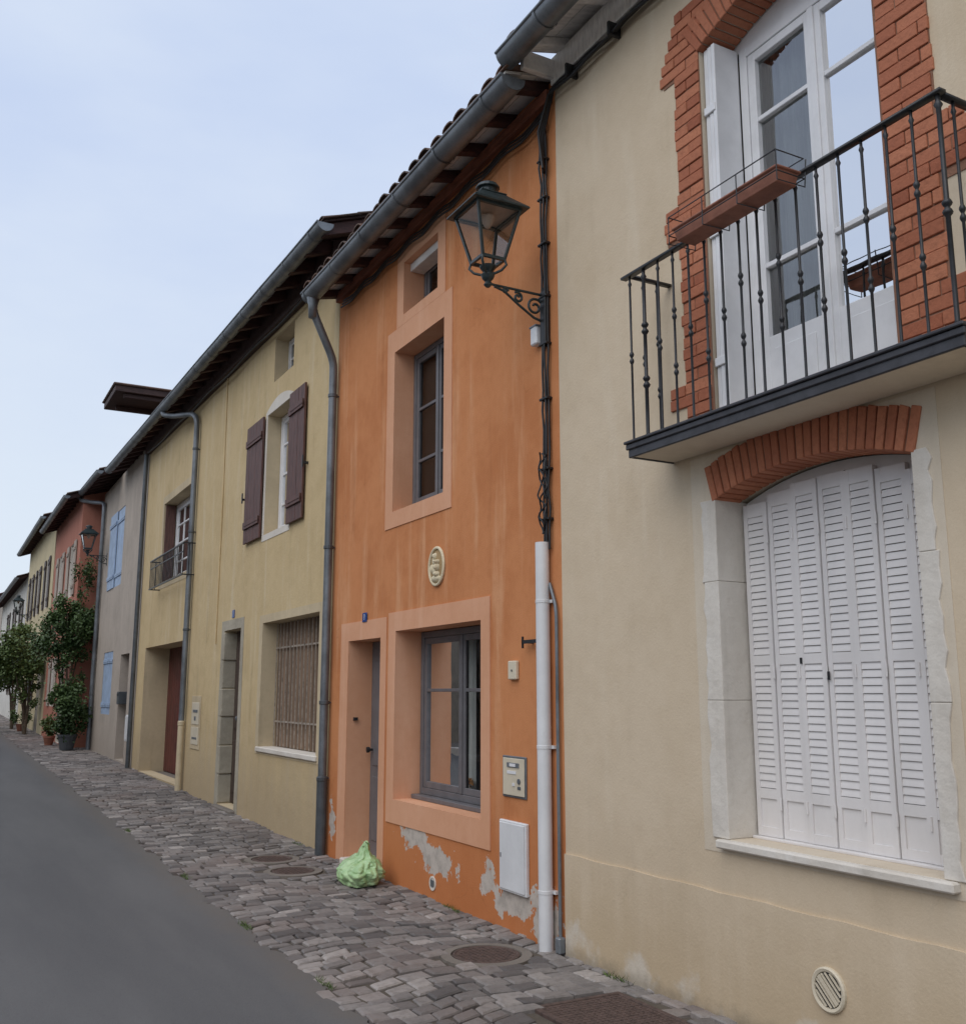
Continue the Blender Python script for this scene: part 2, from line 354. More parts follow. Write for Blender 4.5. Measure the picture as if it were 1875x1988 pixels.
def roof(name,parent,y0,y1,Xe,z0,z1,pitch=20,L=4.6,soff=None,raft=None,sp=.5,rd=.11,rw=.08,tiles=True,bump_up=0.0):
    """z0/z1: underside height of the boards at the eave edge Xe at y0/y1"""
    tp=math.tan(math.radians(pitch)); soff=soff or M['darkwood']; raft=raft or M['rafter']
    def zz(y): return z0+(z1-z0)*(y-y0)/(y1-y0)
    b=MB(name+'_boards',soff,parent); xr=Xe+L
    def slab(b,ya,yb,xa,xb,lo,hi):
        c=[]
        for dz in (lo,hi):
            for (x,y) in ((xa,ya),(xb,ya),(xb,yb),(xa,yb)): c.append((x,y,zz(y)+(x-Xe)*tp+dz))
        b.hexa(c)
    bw=.14; x=Xe
    while x<4.1:
        slab(b,y0,y1,x,x+bw-.005,0,.02); x+=bw
    slab(b,y0,y1,x,xr,0,.02)
    slab(b,y0+.01,y1-.01,Xe+.01,4.1,.02,.028)
    c=[]
    for dz in (0,.03):
        for (x,y) in ((xr,y0),(xr+L,y0),(xr+L,y1),(xr,y1)): c.append((x,y,zz(y)+(L-(x-xr))*tp+dz))
    b.hexa(c); b.done()
    r=MB(name+'_rafters',raft,parent); y=y0+.06
    while y<y1-.05:
        j=random.uniform(-.02,.02)
        slab(r,y+j,y+j+rw,Xe+.02,4.0,-rd,-.002); y+=sp
    r.done(.006)
    if tiles:
        t=MB(name+'_tiles',M['tile'],parent); per=.21; nx=6; ncol=int((y1-y0+.1)/per)
        crs=.40; nr=int((L+.1)/crs)
        for cidx in range(ncol):
            ya=y0-.05+cidx*per+random.uniform(-.012,.012)
            for k in range(nr):
                xa=Xe-.02+k*crs+random.uniform(-.015,.015); xb=xa+crs+.03; vs=[]
                for (x,up) in ((xa,.03+bump_up),(xb,.018)):
                    for i in range(nx+1):
                        a=math.pi*i/nx; rr=.088 if x==xa else .08
                        vs.append((x,ya+.1-rr*math.cos(a),zz(ya)+(x-Xe)*tp+up+.045*math.sin(a)*(1 if x==xa else .85)))
                for i in range(nx+1):
                    a=math.pi*i/nx; rr=.078
                    vs.append((xa+.002,ya+.1-rr*math.cos(a),zz(ya)+(xa-Xe)*tp+.03+bump_up+.032*math.sin(a)))
                n=nx+1
                fs=[(i,i+1,n+i+1,n+i) for i in range(nx)]+[(2*n+i,2*n+i+1,i+1,i) for i in range(nx)]
                t.add(vs,fs)
        slab(t,y0-.05,y1+.05,Xe-.02,xr,.03,.042)
        c=[]
        for dz in (.03,.09):
            for (x,y) in ((xr,y0-.05),(xr+L,y0-.05),(xr+L,y1+.05),(xr,y1+.05)): c.append((x,y,zz(y)+(L-(x-xr))*tp+dz))
        t.hexa(c)
        t.done()
def shell(parent,y0,y1,Xf,Xb,zt,mat,ridgeX=None,ridgeZ=None):
    b=MB('side_and_back_walls',mat,parent); rx=ridgeX; rz=ridgeZ
    for (ya,yb) in ((y0,y0+.2),(y1-.2,y1)):
        poly=[(Xf+.25,-.3),(Xb,-.3),(Xb,zt),(rx,rz),(Xf+.25,zt)]
        n=5; vs=[(p[0],ya,p[1]) for p in poly]+[(p[0],yb,p[1]) for p in poly]
        b.add(vs,[(0,1,2,3,4),(9,8,7,6,5)]+[(i,i+n,(i+1)%n+n,(i+1)%n) for i in range(n)])
    b.box(Xb-.2,Xb-.001,y0+.2,y1-.2,-.3,zt); b.done()
    f=MB('interior_floors',M['floor'],parent); f.box(Xf+.26,Xb-.2,y0+.2,y1-.2,-.02,.02+G(y0))
    f.box(Xf+.26,Xb-.2,y0+.2,y1-.2,2.8,2.95); f.done()
def downpipe(name,parent,pts,r=.045,mat=None,collars=()):
    mat=mat or M['zinc']; tube(name,pts,r,mat,parent,res=5)
    x,y=pts[-1][0],pts[-1][1]
    if collars:
        b=MB(name+'_collars',M['zinc_d'] if mat is M['zinc'] else mat,parent)
        for z in collars: b.lathe([(r+.002,-.02),(r+.009,-.015),(r+.009,.015),(r+.002,.02)],x,y,z,16); b.box(x,3.62,y-.008,y+.008,z-.008,z+.008)
        b.done()
def bend(pts,n=5,rad=.1):
    out=[pts[0]]
    for i in range(1,len(pts)-1):
        p=Vector(pts[i]); a=Vector(pts[i-1])-p; c=Vector(pts[i+1])-p
        ra=min(rad,a.length*.45); rc=min(rad,c.length*.45); A=p+a.normalized()*ra; Cc=p+c.normalized()*rc
        for k in range(n+1):
            t=k/n; q=A*(1-t)**2+p*2*t*(1-t)+Cc*t*t; out.append(tuple(q))
    out.append(pts[-1]); return out
XF=3.6
# ============================================================ GROUND
def strip(name,mat,x0,x1,ys,zoff,parent=None,edge=None,nx=1):
    b=MB(name,mat,parent); vs=[]
    for y in ys:
        for i in range(nx+1):
            x=x0+(x1-x0)*i/nx
            if edge and i==nx: x=edge(y)
            vs.append((x,y,G(y)+zoff))
    n=nx+1; b.add(vs,[(k*n+i,k*n+i+1,(k+1)*n+i+1,(k+1)*n+i) for k in range(len(ys)-1) for i in range(nx)]); return b.done()
ysb=[-300,-40,0,9.5,20,30,40,50,60,70,300]
strip('ground',M['ground'],-300,300,ysb,-.06,nx=4)
def edge(y): return (2.03+.10*min(1,max(0,(y-5)/10))+.020*math.sin(y*9.1)+.022*math.sin(y*4.3+1)+.014*math.sin(y*23)+.008*math.sin(y*51))
ysr=[-30]+[ -2+.05*i for i in range(0,860)]+[42,43,50,60,70,150]
strip('asphalt_road',M['asphalt'],-3.3,2.0,ysr,0.0,edge=edge)
strip('sidewalk_bed',M['joint'],1.9,3.75,[-6,-2,3,9.5,20,30,45,60,80],-.013)
# setts
holes=[('c',3.16,5.74,.25),('c',3.03,9.15,.23),('c',3.05,9.86,.23),('r',2.87,3.39,4.10,4.70)]
b=MB('cobblestone_sidewalk',M['sett'])
y=-1.0; row=0
while y<62:
    near=y<16
    d=random.uniform(.095,.145) if near else random.uniform(.12,.16)
    x=edge(y)-.03+random.uniform(0,.05)
    while x<3.62:
        w=random.uniform(.10,.21) if near else random.uniform(.14,.24)
        x2=min(x+w,3.63)
        wob=lambda xx:.045*math.sin(xx*4+y*.6)+.018*math.sin(xx*11+y*2)+.06*(xx-2.1)
        cx,cy=(x+x2)/2,y+d/2+wob((x+x2)/2)
        skip=False
        for h in holes:
            if h[0]=='c' and math.hypot(cx-h[1],cy-h[2])<h[3]+.05: skip=True
            if h[0]=='r' and h[1]-.05<cx<h[2]+.05 and h[3]-.05<cy<h[4]+.05: skip=True
        if not skip and x2-x>.05:
            j=lambda s:random.uniform(-s,s); g=.0055+random.random()*.004
            zc=G(cy)+.006+j(.006)+.014*noise.noise(Vector((cx*1.5,cy*1.5,0))); tx,ty=j(.045),j(.045)
            cs=[(x+g+j(.010),y+g+j(.010)+wob(x)),(x2-g+j(.010),y+g+j(.010)+wob(x2)),(x2-g+j(.010),y+d-g+j(.010)+wob(x2)),(x+g+j(.010),y+d-g+j(.010)+wob(x))]
            vs=[(p[0],p[1],zc-.035) for p in cs]
            vs+=[(p[0],p[1],zc-.008+(p[0]-cx)*tx+(p[1]-cy)*ty) for p in cs]
            k=.84
            vs+=[(cx+(p[0]-cx)*k,cy+(p[1]-cy)*k,zc+(p[0]-cx)*tx*k+(p[1]-cy)*ty*k+j(.0015)) for p in cs]
            vs.append((cx+j(.02),cy+j(.015),zc+.002+j(.002)))
            fs=[(i,(i+1)%4,4+(i+1)%4,4+i) for i in range(4)]+[(4+i,4+(i+1)%4,8+(i+1)%4,8+i) for i in range(4)]+[(8+i,8+(i+1)%4,12) for i in range(4)]
            rv=min(1,max(0,random.gauss(.36,.22)+.3*noise.noise(Vector((cx*.8,cy*.5,3)))))
            if random.random()<.05: rv=1
            b.add(vs,fs,rv)
        x=x2
    y+=d; row+=1
b.done()
def manhole(x,y,r=.21):
    e=root('manhole_cover'); z=G(y)
    b=MB('concrete_collar',M['conc'],e); b.lathe([(r+.075,-.03),(r+.075,.002),(r+.012,.006),(r+.01,-.01)],x,y,z,32); b.done()
    c=MB('iron_lid',M['rust'],e); c.lathe([(r,-.03),(r,.004),(r-.015,.008),(r-.02,.003),(.001,.003)],x,y,z,32)
    for i in range(-6,7):
        for j in range(-6,7):
            if math.hypot(i,j)*.032<r-.035: c.box(x+i*.032-.009,x+i*.032+.009,y+j*.032-.009,y+j*.032+.009,z+.002,z+.0055)
    c.done()
manhole(3.16,5.74,.21); manhole(3.03,9.15,.19); manhole(3.05,9.86,.19)
e=root('inspection_cover'); b=MB('frame',M['rust'],e)
b.box(2.85,3.41,4.09,4.12,-.03,.006); b.box(2.85,3.41,4.68,4.71,-.03,.006); b.box(2.85,2.88,4.12,4.68,-.03,.006); b.box(3.38,3.41,4.12,4.68,-.03,.006); b.done(.003)
b=MB('lid',M['rust'],e); b.box(2.884,3.376,4.124,4.676,-.03,.002)
for i in range(16):
    for j in range(18): b.box(2.893+i*.030,2.911+i*.030,4.135+j*.030,4.153+j*.030,.001,.004)
b.done()
# ============================================================ BEIGE HOUSE
H=root('beige_house')
fwo=arch(2.77,3.97,2.98,5.28,.14); sho=arch(2.74,4.00,.87,2.62,.11)
plate('front_wall',rect(-4,5.5,-.2,6.15),[fwo,sho],XF,.24,[M['beige'],M['beige_light']],H)
pl=[(-4,-.2),(5.5,-.2)]+[(5.5-9.5*i/60,.60+.03*i/60+.004*math.sin(i*1.9)) for i in range(61)]
plate('plinth',pl,[],XF-.012,.012,[M['beige']],H)
shell(H,-4,5.49,XF,11.5,6.1,M['beige'],7.6,7.45)
roof('roof',H,-4.1,5.50,3.20,6.09,6.09,16,4.6,soff=M['soffit_w'],raft=M['soffit_w'],sp=.55,rd=.07,rw=.08)
gutter('gutter',H,3.21,-4.1,5.52,6.07,6.05,.092)
box('wall_plate_moulding',M['soffit_w'],H,3.555,3.598,-4,5.49,5.92,6.13)
box('eave_end_board',M['soffit_w'],H,3.30,3.598,5.44,5.49,5.96,6.10)
plate('render_band',[(2.62,.80),(4.18,.80),(4.18,2.87),(2.62,2.87)],[arch(2.735,4.005,.87,2.63,.12)],XF-.003,.003,[M['beige_light']],H)
# stone jambs
b=MB('stone_jambs',M['stone'],H)
zz=[.87,1.56,2.18,2.62]
rj=random.Random(5)
for i in range(3):
    for (ya,yb,sg) in ((3.985,4.10,1),(2.755,2.67,-1)):
        z0,z1=zz[i]+.0006,zz[i+1]-.0006; n=9; outl=[]
        for k in range(n+1): outl.append((yb+sg*rj.uniform(-.012,.014),z0+(z1-z0)*k/n))
        poly=[(ya,z0)]+outl+[(ya,z1)]
        if sg<0: poly=poly[::-1]
        b.prism(poly,XF-.012,XF+.21)
b.done(.004,seg=2)
b=MB('sill',M['stone'],H); b.box(XF-.05,XF+.239,2.69,4.05,.825,.868); b.done(.008)
def vouss(name,y0,y1,zs,rise,th,n,x0,x1,parent,spread=.0):
    b=MB(name,M['brick'],parent); yc=(y0+y1)/2;hw=(y1-y0)/2
    for i in range(n):
        q=[]
        for t in (i/n+.0035,(i+1)/n-.0035):
            y=y0+(y1-y0)*t; z=zs+rise*(1-((y-yc)/hw)**2); sl=-2*rise*(y-yc)/hw**2; nrm=Vector((-sl*.8+ (y-yc)/hw*spread*3,1)).normalized()
            tt=th+rj.uniform(-.006,.004)
            q.append(((y,z),(y+nrm.x*tt,z+nrm.y*tt)))
        poly=[q[0][0],q[1][0],q[1][1],q[0][1]]; dx=random.uniform(0,.008)
        b.prism(poly,x0-dx,x1)
    return b.done(.004)
vouss('lower_arch_bricks',2.735,4.01,2.605,.11,.20,25,XF-.014,XF+.17,H)
vouss('upper_arch_bricks',2.765,3.975,5.265,.14,.23,24,XF-.014,XF+.2,H,spread=.10)
b=MB('arch_mortar',M['mortar'],H)
def archband(y0,y1,zs,rise,th,n=20,spread=0):
    yc=(y0+y1)/2;hw=(y1-y0)/2; A=[];B_=[]
    for i in range(n+1):
        y=y0+(y1-y0)*i/n; z=zs+rise*(1-((y-yc)/hw)**2); sl=-2*rise*(y-yc)/hw**2; nr=Vector((-sl*.8+(y-yc)/hw*spread*3,1)).normalized()
        A.append((y,z)); B_.append((y+nr.x*th,z+nr.y*th))
    return A+B_[::-1]
b.prism(archband(2.745,4.0,2.612,.11,.185),XF-.006,XF-.0005); b.prism(archband(2.775,3.965,5.272,.14,.215,spread=.1),XF-.006,XF-.0005); b.done()
# brick quoins
b=MB('brick_quoins',M['brick'],H)
ch=.068; z=2.975
k=0
while z<5.62:
    blk=(4.18<z<4.40) or (z>5.20) or z<3.25 and z>3.15
    blkr=(3.75<z<4.0) or (4.75<z<5.0) or (z<3.28)
    for side in (0,1):
        inn=3.972 if side==0 else 2.768
        wdt=(.34 if blk else .22) if side==0 else (.40 if blkr else .27)
        wdt+=random.uniform(-.012,.012)
        if z>5.25: 
            if side==0: ya=3.972+ (z-5.25)*(-.3); yb=4.32-(z-5.25)*.5
            else: ya=2.768+(z-5.25)*.3; yb=2.42+(z-5.25)*.5
        else: ya=inn; yb=inn+wdt*(1 if side==0 else -1)
        L=[];q=ya
        sgn=1 if side==0 else -1; st=.11 if k%2 else .22; tgt=yb
        while (tgt-q)*sgn>.001:
            nq=q+sgn*st; 
            if (tgt-nq)*sgn<.05: nq=tgt
            L.append((min(q,nq),max(q,nq))); q=nq; st=.22
        for (a,c) in L:
            if c-a>.02:
                dx=random.uniform(.008,.018); t1,t2=random.uniform(-.002,.002),random.uniform(-.002,.002)
                b.prism([(a+.003,z+.003+t1),(c-.003,z+.003+t2),(c-.003,z+ch-.003+t2),(a+.003,z+ch-.003+t1)],XF-dx,XF+.02)
    z+=ch; k+=1
b.done(.003)
plate('quoin_mortar',[(3.96,2.97),(4.185,2.97),(4.185,4.18),(4.30,4.18),(4.30,4.40),(4.185,4.40),(4.185,5.2),(4.29,5.2),(4.2,5.5),(3.975,5.5)],[],XF-.005,.005,[M['mortar']],H)
plate('quoin_mortar_right',[(2.78,2.97),(2.78,5.5),(2.5,5.5),(2.5,5.0),(2.38,5.0),(2.38,4.76),(2.5,4.76),(2.5,4.0),(2.38,4.0),(2.38,3.75),(2.5,3.75),(2.5,3.27),(2.38,3.27),(2.38,2.97)],[],XF-.005,.005,[M['mortar']],H)
fx=3.80
window('french_window',H,fx,2.79,3.86,3.0,5.26,M['white'],2,(3.90,4.78),fw=.055,lw=.055,depth=.07,panel=.38,glass='glass_c')
b=MB('french_window_head',M['white'],H); b.prism(arch(2.76,3.98,5.255,5.28,.14),fx+.005,fx+.06); b.done()
b=MB('folded_white_shutters',M['white'],H)
for i in range(3):
    ya=3.865+i*.034; b.box(3.615+.004*i,3.80,ya,ya+.028,3.01,5.27)
for z in (3.35,4.1,4.85): b.box(3.607,3.62,3.87,3.96,z,z+.05)
b.box(3.63,3.80,2.772,2.787,3.01,5.27)
b.done(.004)
curtain('curtain_left',H,3.98,3.45,3.88,3.02,5.3,M['curtain'],5,.03)
curtain('curtain_right',H,3.98,2.80,3.12,3.02,5.3,M['curtain'],4,.03)
# Balcony
B=root('balcony'); 
b=MB('slab',M['beige_light'],B); b.box(3.305,3.598,2.27,4.31,2.885,2.955); b.done(.006)
b=MB('edge_profile',M['rail_iron'],B)
b.box(3.285,3.303,2.25,4.33,2.88,2.955); b.box(3.303,3.597,4.312,4.33,2.88,2.955); b.box(3.303,3.597,2.25,2.268,2.88,2.955)
b.box(3.262,3.30,2.235,4.345,2.956,2.972); b.box(3.301,3.586,4.30,4.345,2.956,2.972); b.box(3.301,3.586,2.235,2.28,2.956,2.972)
b.box(3.274,3.29,2.24,4.34,2.925,2.955)
b.done(.004)
b=MB('floor_tiles',M['conc'],B); b.box(3.302,3.62,2.285,4.295,2.957,2.967); b.done()
b=MB('railing',M['iron'],B)
zr=3.94
b.box(3.285,3.325,2.26,4.36,zr,zr+.014); b.box(3.325,3.598,4.285,4.32,zr,zr+.013); b.box(3.325,3.598,2.27,2.305,zr,zr+.013)
def baluster(b,x,y,thick=False,n=0):
    r=.0065 if not thick else .010
    z0=2.972; Hh=zr-z0
    prof=[(r*1.5,0),(r,.02)]
    ks=[.30,.34,.62,.66] if n%2 else [.48,.52]
    for q in ks:
        prof+=[(r,q*Hh-.018),(r*1.8,q*Hh-.008),(r*2.1,q*Hh),(r*1.8,q*Hh+.008),(r,q*Hh+.018)]
    prof+=[(r,Hh-.06),(r*1.8,Hh-.045),(r,Hh-.03),(r,Hh)]
    prof=[p for i,p in enumerate(prof) if i==0 or p[1]>prof[i-1][1]]
    b.lathe(prof,x,y,z0,8)
n=16
for i in range(n+1):
    y=2.285+(4.30-2.285)*i/n; baluster(b,3.305,y,i in(0,n-1),i)
for yy in (2.287,4.302):
    for k,xx in enumerate((3.40,3.50)): baluster(b,xx,yy,False,k)
b.done(smooth=True)
# planter
P=root('window_box_planter'); b=MB('trough',M['terra'],P)
def tr(x0,x1,y0,y1,z0,z1,s):
    return [(x0+s,y0+s,z0),(x1-s,y0+s,z0),(x1-s,y1-s,z0),(x0+s,y1-s,z0),(x0,y0,z1),(x1,y0,z1),(x1,y1,z1),(x0,y1,z1)]
b.hexa(tr(3.13,3.27,2.98,3.70,3.865,3.93,.012)); b.box(3.122,3.278,2.972,3.708,3.925,3.94); b.done(.005)
b=MB('soil',M['joint'],P); b.box(3.135,3.26,2.99,3.69,3.935,3.943); b.done()
W=[]
for zc in (3.90,4.0): W.append([(3.113,2.965,zc),(3.285,2.965,zc),(3.285,3.715,zc),(3.113,3.715,zc),(3.113,2.965,zc)])
for yy in (2.965,3.22,3.46,3.715): W.append([(3.30,yy,4.0),(3.285,yy,3.86),(3.113,yy,3.855),(3.113,yy,4.0)])
tube('wire_holder',W,.0032,M['iron'],P,smooth=False)
# lower louvred shutters
SH=root('louvred_shutters'); b=MB('panels',M['shut'],SH)
y0,y1,n=2.765,3.975,7; w=(y1-y0)/n; xs=3.775
for i in range(n):
    a=y0+i*w+.0025; c=y0+(i+1)*w-.0025; dx=.008*(i%2); x0=xs+dx; x1=x0+.028
    ym=(a+c)/2; yc=(y0+y1)/2; top=2.56+.10*(1-((ym-yc)/(.63))**2)
    st=.027
    b.box(x0,x1,a,a+st,.885,top); b.box(x0,x1,c-st,c,.885,top)
    rails=[(.885,.93),(1.07,1.12),(1.74,1.79),(top-.07,top)]
    for (za,zb) in rails: b.box(x0+.001,x1-.001,a+st,c-st,za,zb)
    b.box(x0+.010,x1-.006,a+st,c-st,.93,1.07)
    for (za,zb) in ((1.12,1.74),(1.79,top-.07)):
        m=int((zb-za)/.036); s=(zb-za)/m
        for k in range(m):
            z=za+k*s
            b.hexa([(x0+.003,a+st,z+.003),(x0+.003,c-st,z+.003),(x1-.004,c-st,z+s*.35),(x1-.004,a+st,z+s*.35),
                    (x0+.004,a+st,z+.010),(x0+.004,c-st,z+.010),(x0+.010,c-st,z+s*1.0+.001),(x0+.010,a+st,z+s*1.0+.001)])
for i in range(1,n):
    yy=y0+i*w
    for z in (1.05,1.7,2.4): b.lathe([(.006,-.03),(.006,.03)],xs-.003,yy,z,8)
b.done()
b=MB('head_panel',M['shut'],SH); b.prism(arch(2.75,3.99,2.50,2.61,.11),xs+.04,xs+.05); b.done()
b=MB('bottom_rail',M['shut'],SH); b.box(xs-.03,xs+.06,2.757,3.983,.869,.883); b.done(.003)
b=MB('latch',M['iron'],SH); b.box(xs-.010,xs,3.44,3.448,1.66,1.70); b.box(xs-.010,xs,3.61,3.618,1.74,1.77); b.done()
# vent
V=root('round_air_vent'); b=MB('rim',M['cream_pl'],V)
yv,zv=3.38,.31
b.lathe([(.095,0),(.095,.012),(.088,.018),(.076,.014),(.074,.002)],XF-.012,yv,zv,32,axis='x'); b.done(smooth=False)
b=MB('grille',M['iron'],V); b.lathe([(.073,0),(.073,.006)],XF-.014,yv,zv,24,axis='x'); b.done()
b=MB('fins',M['cream_pl'],V)
for i in range(-3,4):
    t=i*.02; hh=math.sqrt(max(0,.072**2-t*t))
    p=[(-hh*.7-t*.7,-hh*.7+t*.7),(hh*.7-t*.7,hh*.7+t*.7)]
    wdt=.009 if i==0 else .003
    n_=Vector((-.707,.707)); A=Vector(p[0]);Bv=Vector(p[1])
    poly=[A+n_*wdt,Bv+n_*wdt,Bv-n_*wdt,A-n_*wdt]
    b.prism([(yv+q.x,zv+q.y) for q in poly],XF-.028,XF-.020)
b.done()
# ============================================================ ORANGE HOUSE
H=root('orange_house')
upw=rect(7.27,8.32,3.24,4.78); low=rect(6.61,8.20,.69,2.14)
dr2=[(8.55,.05),(9.36,.05),(9.36,2.10),(8.55,2.10)]
plate('front_wall',rect(5.5,9.87,-.2,6.0),[rect(7.41,8.14,5.10,5.62),upw,dr2,low],XF,.26,[M['orange'],M['peach']],H)
plate('attic_window_surround',rect(7.26,8.29,5.004,5.79),[rect(7.41,8.14,5.10,5.62)],XF-.006,.0055,[M['peach']],H)
plate('upper_window_surround',rect(7.12,8.49,3.09,5.0),[upw],XF-.008,.0075,[M['peach']],H)
plate('door_surround',[(8.415,-.05),(8.548,-.05),(8.548,2.10),(9.362,2.10),(9.362,-.05),(9.57,-.05),(9.57,2.28),(8.415,2.28)],[],XF-.006,.0055,[M['peach']],H)
plate('lower_window_surround',rect(6.47,8.36,.49,2.31),[low],XF-.009,.0085,[M['peach']],H)
shell(H,5.51,9.86,XF,11.5,6.0,M['orange'],7.6,7.0)
roof('roof',H,5.53,9.90,3.20,5.93,5.88,13,4.4,soff=M['soffit'],raft=M['rafter'],sp=.47,rd=.085,rw=.085,bump_up=.02)
b=MB('wall_plate',M['redplate'],H); b.box(3.54,3.598,5.53,9.86,5.82,5.92); b.done(.006)
gutter('gutter',H,3.25,5.50,9.88,5.90,5.85,.098,brk=.8)
window('attic_window',H,3.80,7.42,8.13,5.11,5.62,M['greyframe'],1,(),fw=.05)
box('attic_lintel_board',M['soffit'],H,3.66,3.80,7.412,8.138,5.54,5.618)
window('upper_window',H,3.79,7.275,8.315,3.27,4.775,M['greyframe'],2,(3.72,4.22),fw=.05,lw=.05)
box('upper_window_inner_panel',M['brown_blind'],H,3.87,3.875,7.3,8.3,3.25,4.77,0)
box('upper_window_sill',M['greyframe'],H,3.73,3.80,7.275,8.315,3.241,3.275)
window('lower_window',H,3.84,6.62,8.19,.73,2.135,M['greyframe'],2,(1.62,),fw=.055,lw=.055)
box('lower_window_sill',M['greyframe'],H,3.76,3.86,6.615,8.195,.692,.728)
curtain('lower_window_curtain',H,4.06,7.55,8.18,.75,2.15,M['curtain'],7,.02)
b=MB('front_door',M['greyframe'],H); b.box(3.85,3.90,8.55,9.36,.05,2.10)
for (a,c) in ((8.62,8.92),(8.99,9.29)):
    for (za,zb) in ((.2,.8),(.9,1.9)): b.box(3.84,3.851,a,c,za,zb)
b.done(.006)
b=MB('door_handle',M['iron'],H); b.lathe([(.012,0),(.012,.04),(.028,.045),(.028,.07),(.01,.075)],3.85,9.28,1.05,12,axis='x'); b.box(3.66,3.70,9.33,9.36,1.33,1.36); b.done()
box('door_step',M['stone'],H,3.55,3.86,8.552,9.358,-.02,.055,.012)
# oval plaque relief
O=root('oval_relief_plaque')
def ell(name,cy,cz,ry,rz,rx,mat,par,seg=24):
    b=MB(name,mat,par); vs=[];fs=[]; nr=8
    for k in range(nr+1):
        t=k/nr*math.pi/2
        for i in range(seg):
            a=2*math.pi*i/seg; vs.append((XF-rx*math.sin(t),cy+ry*math.cos(t)*math.cos(a),cz+rz*math.cos(t)*math.sin(a)))
    for k in range(nr):
        for i in range(seg): fs.append((k*seg+i,k*seg+(i+1)%seg,(k+1)*seg+(i+1)%seg,(k+1)*seg+i))
    b.add(vs,fs); return b.done(smooth=True)
M['plaster']=stucco('relief_plaster',(.74,.66,.48),dark=(.5,.38,.22),streak=.3,bs=1,grain=60)
M['plaster_d']=stucco('relief_ground',(.42,.29,.15),bs=.8)
ell('backing',7.37,2.63,.135,.155,.02,M['plaster_d'],O)
rim=[(XF-.012,7.37+.135*math.cos(a),2.63+.155*math.sin(a)) for a in [2*math.pi*i/40 for i in range(41)]]
tube('rim',rim,.013,M['plaster'],O)
for (n_,cy,cz,ry,rz,rx) in (('head',7.38,2.715,.024,.03,.05),('shoulders',7.37,2.66,.055,.03,.045),('torso',7.375,2.60,.04,.06,.045),('skirt',7.375,2.53,.085,.035,.04),('knee',7.345,2.565,.04,.03,.055),('child',7.33,2.62,.025,.035,.065),('child_head',7.325,2.665,.017,.019,.07),('veil',7.405,2.68,.03,.06,.032),('arm',7.40,2.61,.02,.05,.06)):
    ell(n_,cy,cz,ry,rz,rx,M['plaster'],O,14)
N=root('house_number_plate'); box('enamel_plate',M['platebl'],N,XF-.014,XF-.008,8.88,8.99,2.265,2.355,.003)
tx=bpy.data.curves.new('digit','FONT'); tx.body='1'; tx.size=.085; tx.extrude=.001; tx.align_x='CENTER'; tx.align_y='CENTER'
tx.materials.append(M['white']); to=bpy.data.objects.new('digit',tx); COL.objects.link(to); to.parent=N
to.matrix_world=Matrix(((0,0,-1,XF-.0155),(-1,0,0,8.935),(0,1,0,2.31),(0,0,0,1)))
q=root('doorbell_box'); box('case',M['cream_pl'],q,XF-.03,XF,6.06,6.17,1.69,1.82,.006); box('button',M['zinc_d'],q,XF-.034,XF-.03,6.105,6.12,1.745,1.76,.001)
q=root('gas_meter_panel'); box('frame',M['zinc'],q,XF-.012,XF,5.96,6.28,.885,1.165,.004); box('panel',M['cream_pl'],q,XF-.018,XF-.0125,5.975,6.265,.90,1.15,.003)
b=MB('fittings',M['zinc'],q); b.box(XF-.024,XF-.018,6.04,6.20,1.09,1.12); b.lathe([(.018,0),(.018,.008)],XF-.018,6.04,1.0,16,axis='x'); b.box(XF-.022,XF-.018,6.02,6.06,.945,.965); b.done()
b=MB('label',M['white'],q); b.box(XF-.0225,XF-.018,6.08,6.2,1.045,1.065); b.box(XF-.0275,XF-.024,6.08,6.16,1.095,1.115); b.box(XF-.0225,XF-.018,6.10,6.13,.965,.985); b.done()
q=root('electric_meter_box'); box('body',M['pvc'],q,XF-.03,XF,5.94,6.30,.26,.73,.006); box('door',M['pvc'],q,XF-.037,XF-.0305,5.955,6.285,.275,.715,.004); box('lock',M['zinc'],q,XF-.04,XF-.037,6.26,6.272,.48,.51,.001)
q=root('wall_vent'); b=MB('ring',M['stone'],q); b.lathe([(.055,0),(.055,.008),(.04,.008),(.038,.002)],XF,7.41,.12,20,axis='x'); b.done(); box('grid',M['zinc'],q,XF-.012,XF-.004,7.385,7.435,.095,.145,.001)
q=root('wall_hook'); b=MB('iron',M['iron'],q); b.box(XF-.05,XF,5.86,5.875,1.93,1.95); b.box(XF-.055,XF-.045,5.75,5.93,1.93,1.955); b.box(XF-.055,XF-.045,5.92,5.935,1.90,1.98); b.done()
q=root('white_cable_conduit'); tube('pipe',[(3.545,5.655,-.05),(3.545,5.655,2.60)],.047,M['pvc'],q,res=6)
b=MB('saddles',M['pvc'],q)
for z in (.35,1.25,2.2): b.lathe([(.0472,-.012),(.0495,-.010),(.0495,.010),(.0472,.012)],3.545,5.655,z,20); b.box(3.575,3.6,5.585,5.725,z-.01,z+.01)
b.done()
q=root('grey_service_pipe'); tube('pipe',bend([(3.58,5.62,2.32),(3.575,5.58,2.25),(3.575,5.535,2.15),(3.575,5.535,0.0)]),.012,M['zinc'],q); 
b=MB('foot',M['zinc'],q); b.box(3.545,3.598,5.505,5.56,0,.10); b.done(.01)
q=root('electric_cable_bundle'); rr=random.Random(3)
T=[]
for k in range(4):
    T.append([(3.575-.012*(k%2)+rr.uniform(-.006,.006),5.63+.018*k-.03+rr.uniform(-.008,.008),2.55+.14*i) for i in range(24)])
tube('vertical_cables',T,.008,M['black'],q)
b=MB('clips',M['black'],q)
for z in (2.75,3.1,3.6,4.0,4.35,4.75,5.1,5.4): b.box(3.55,3.6,5.585,5.685,z,z+.018)
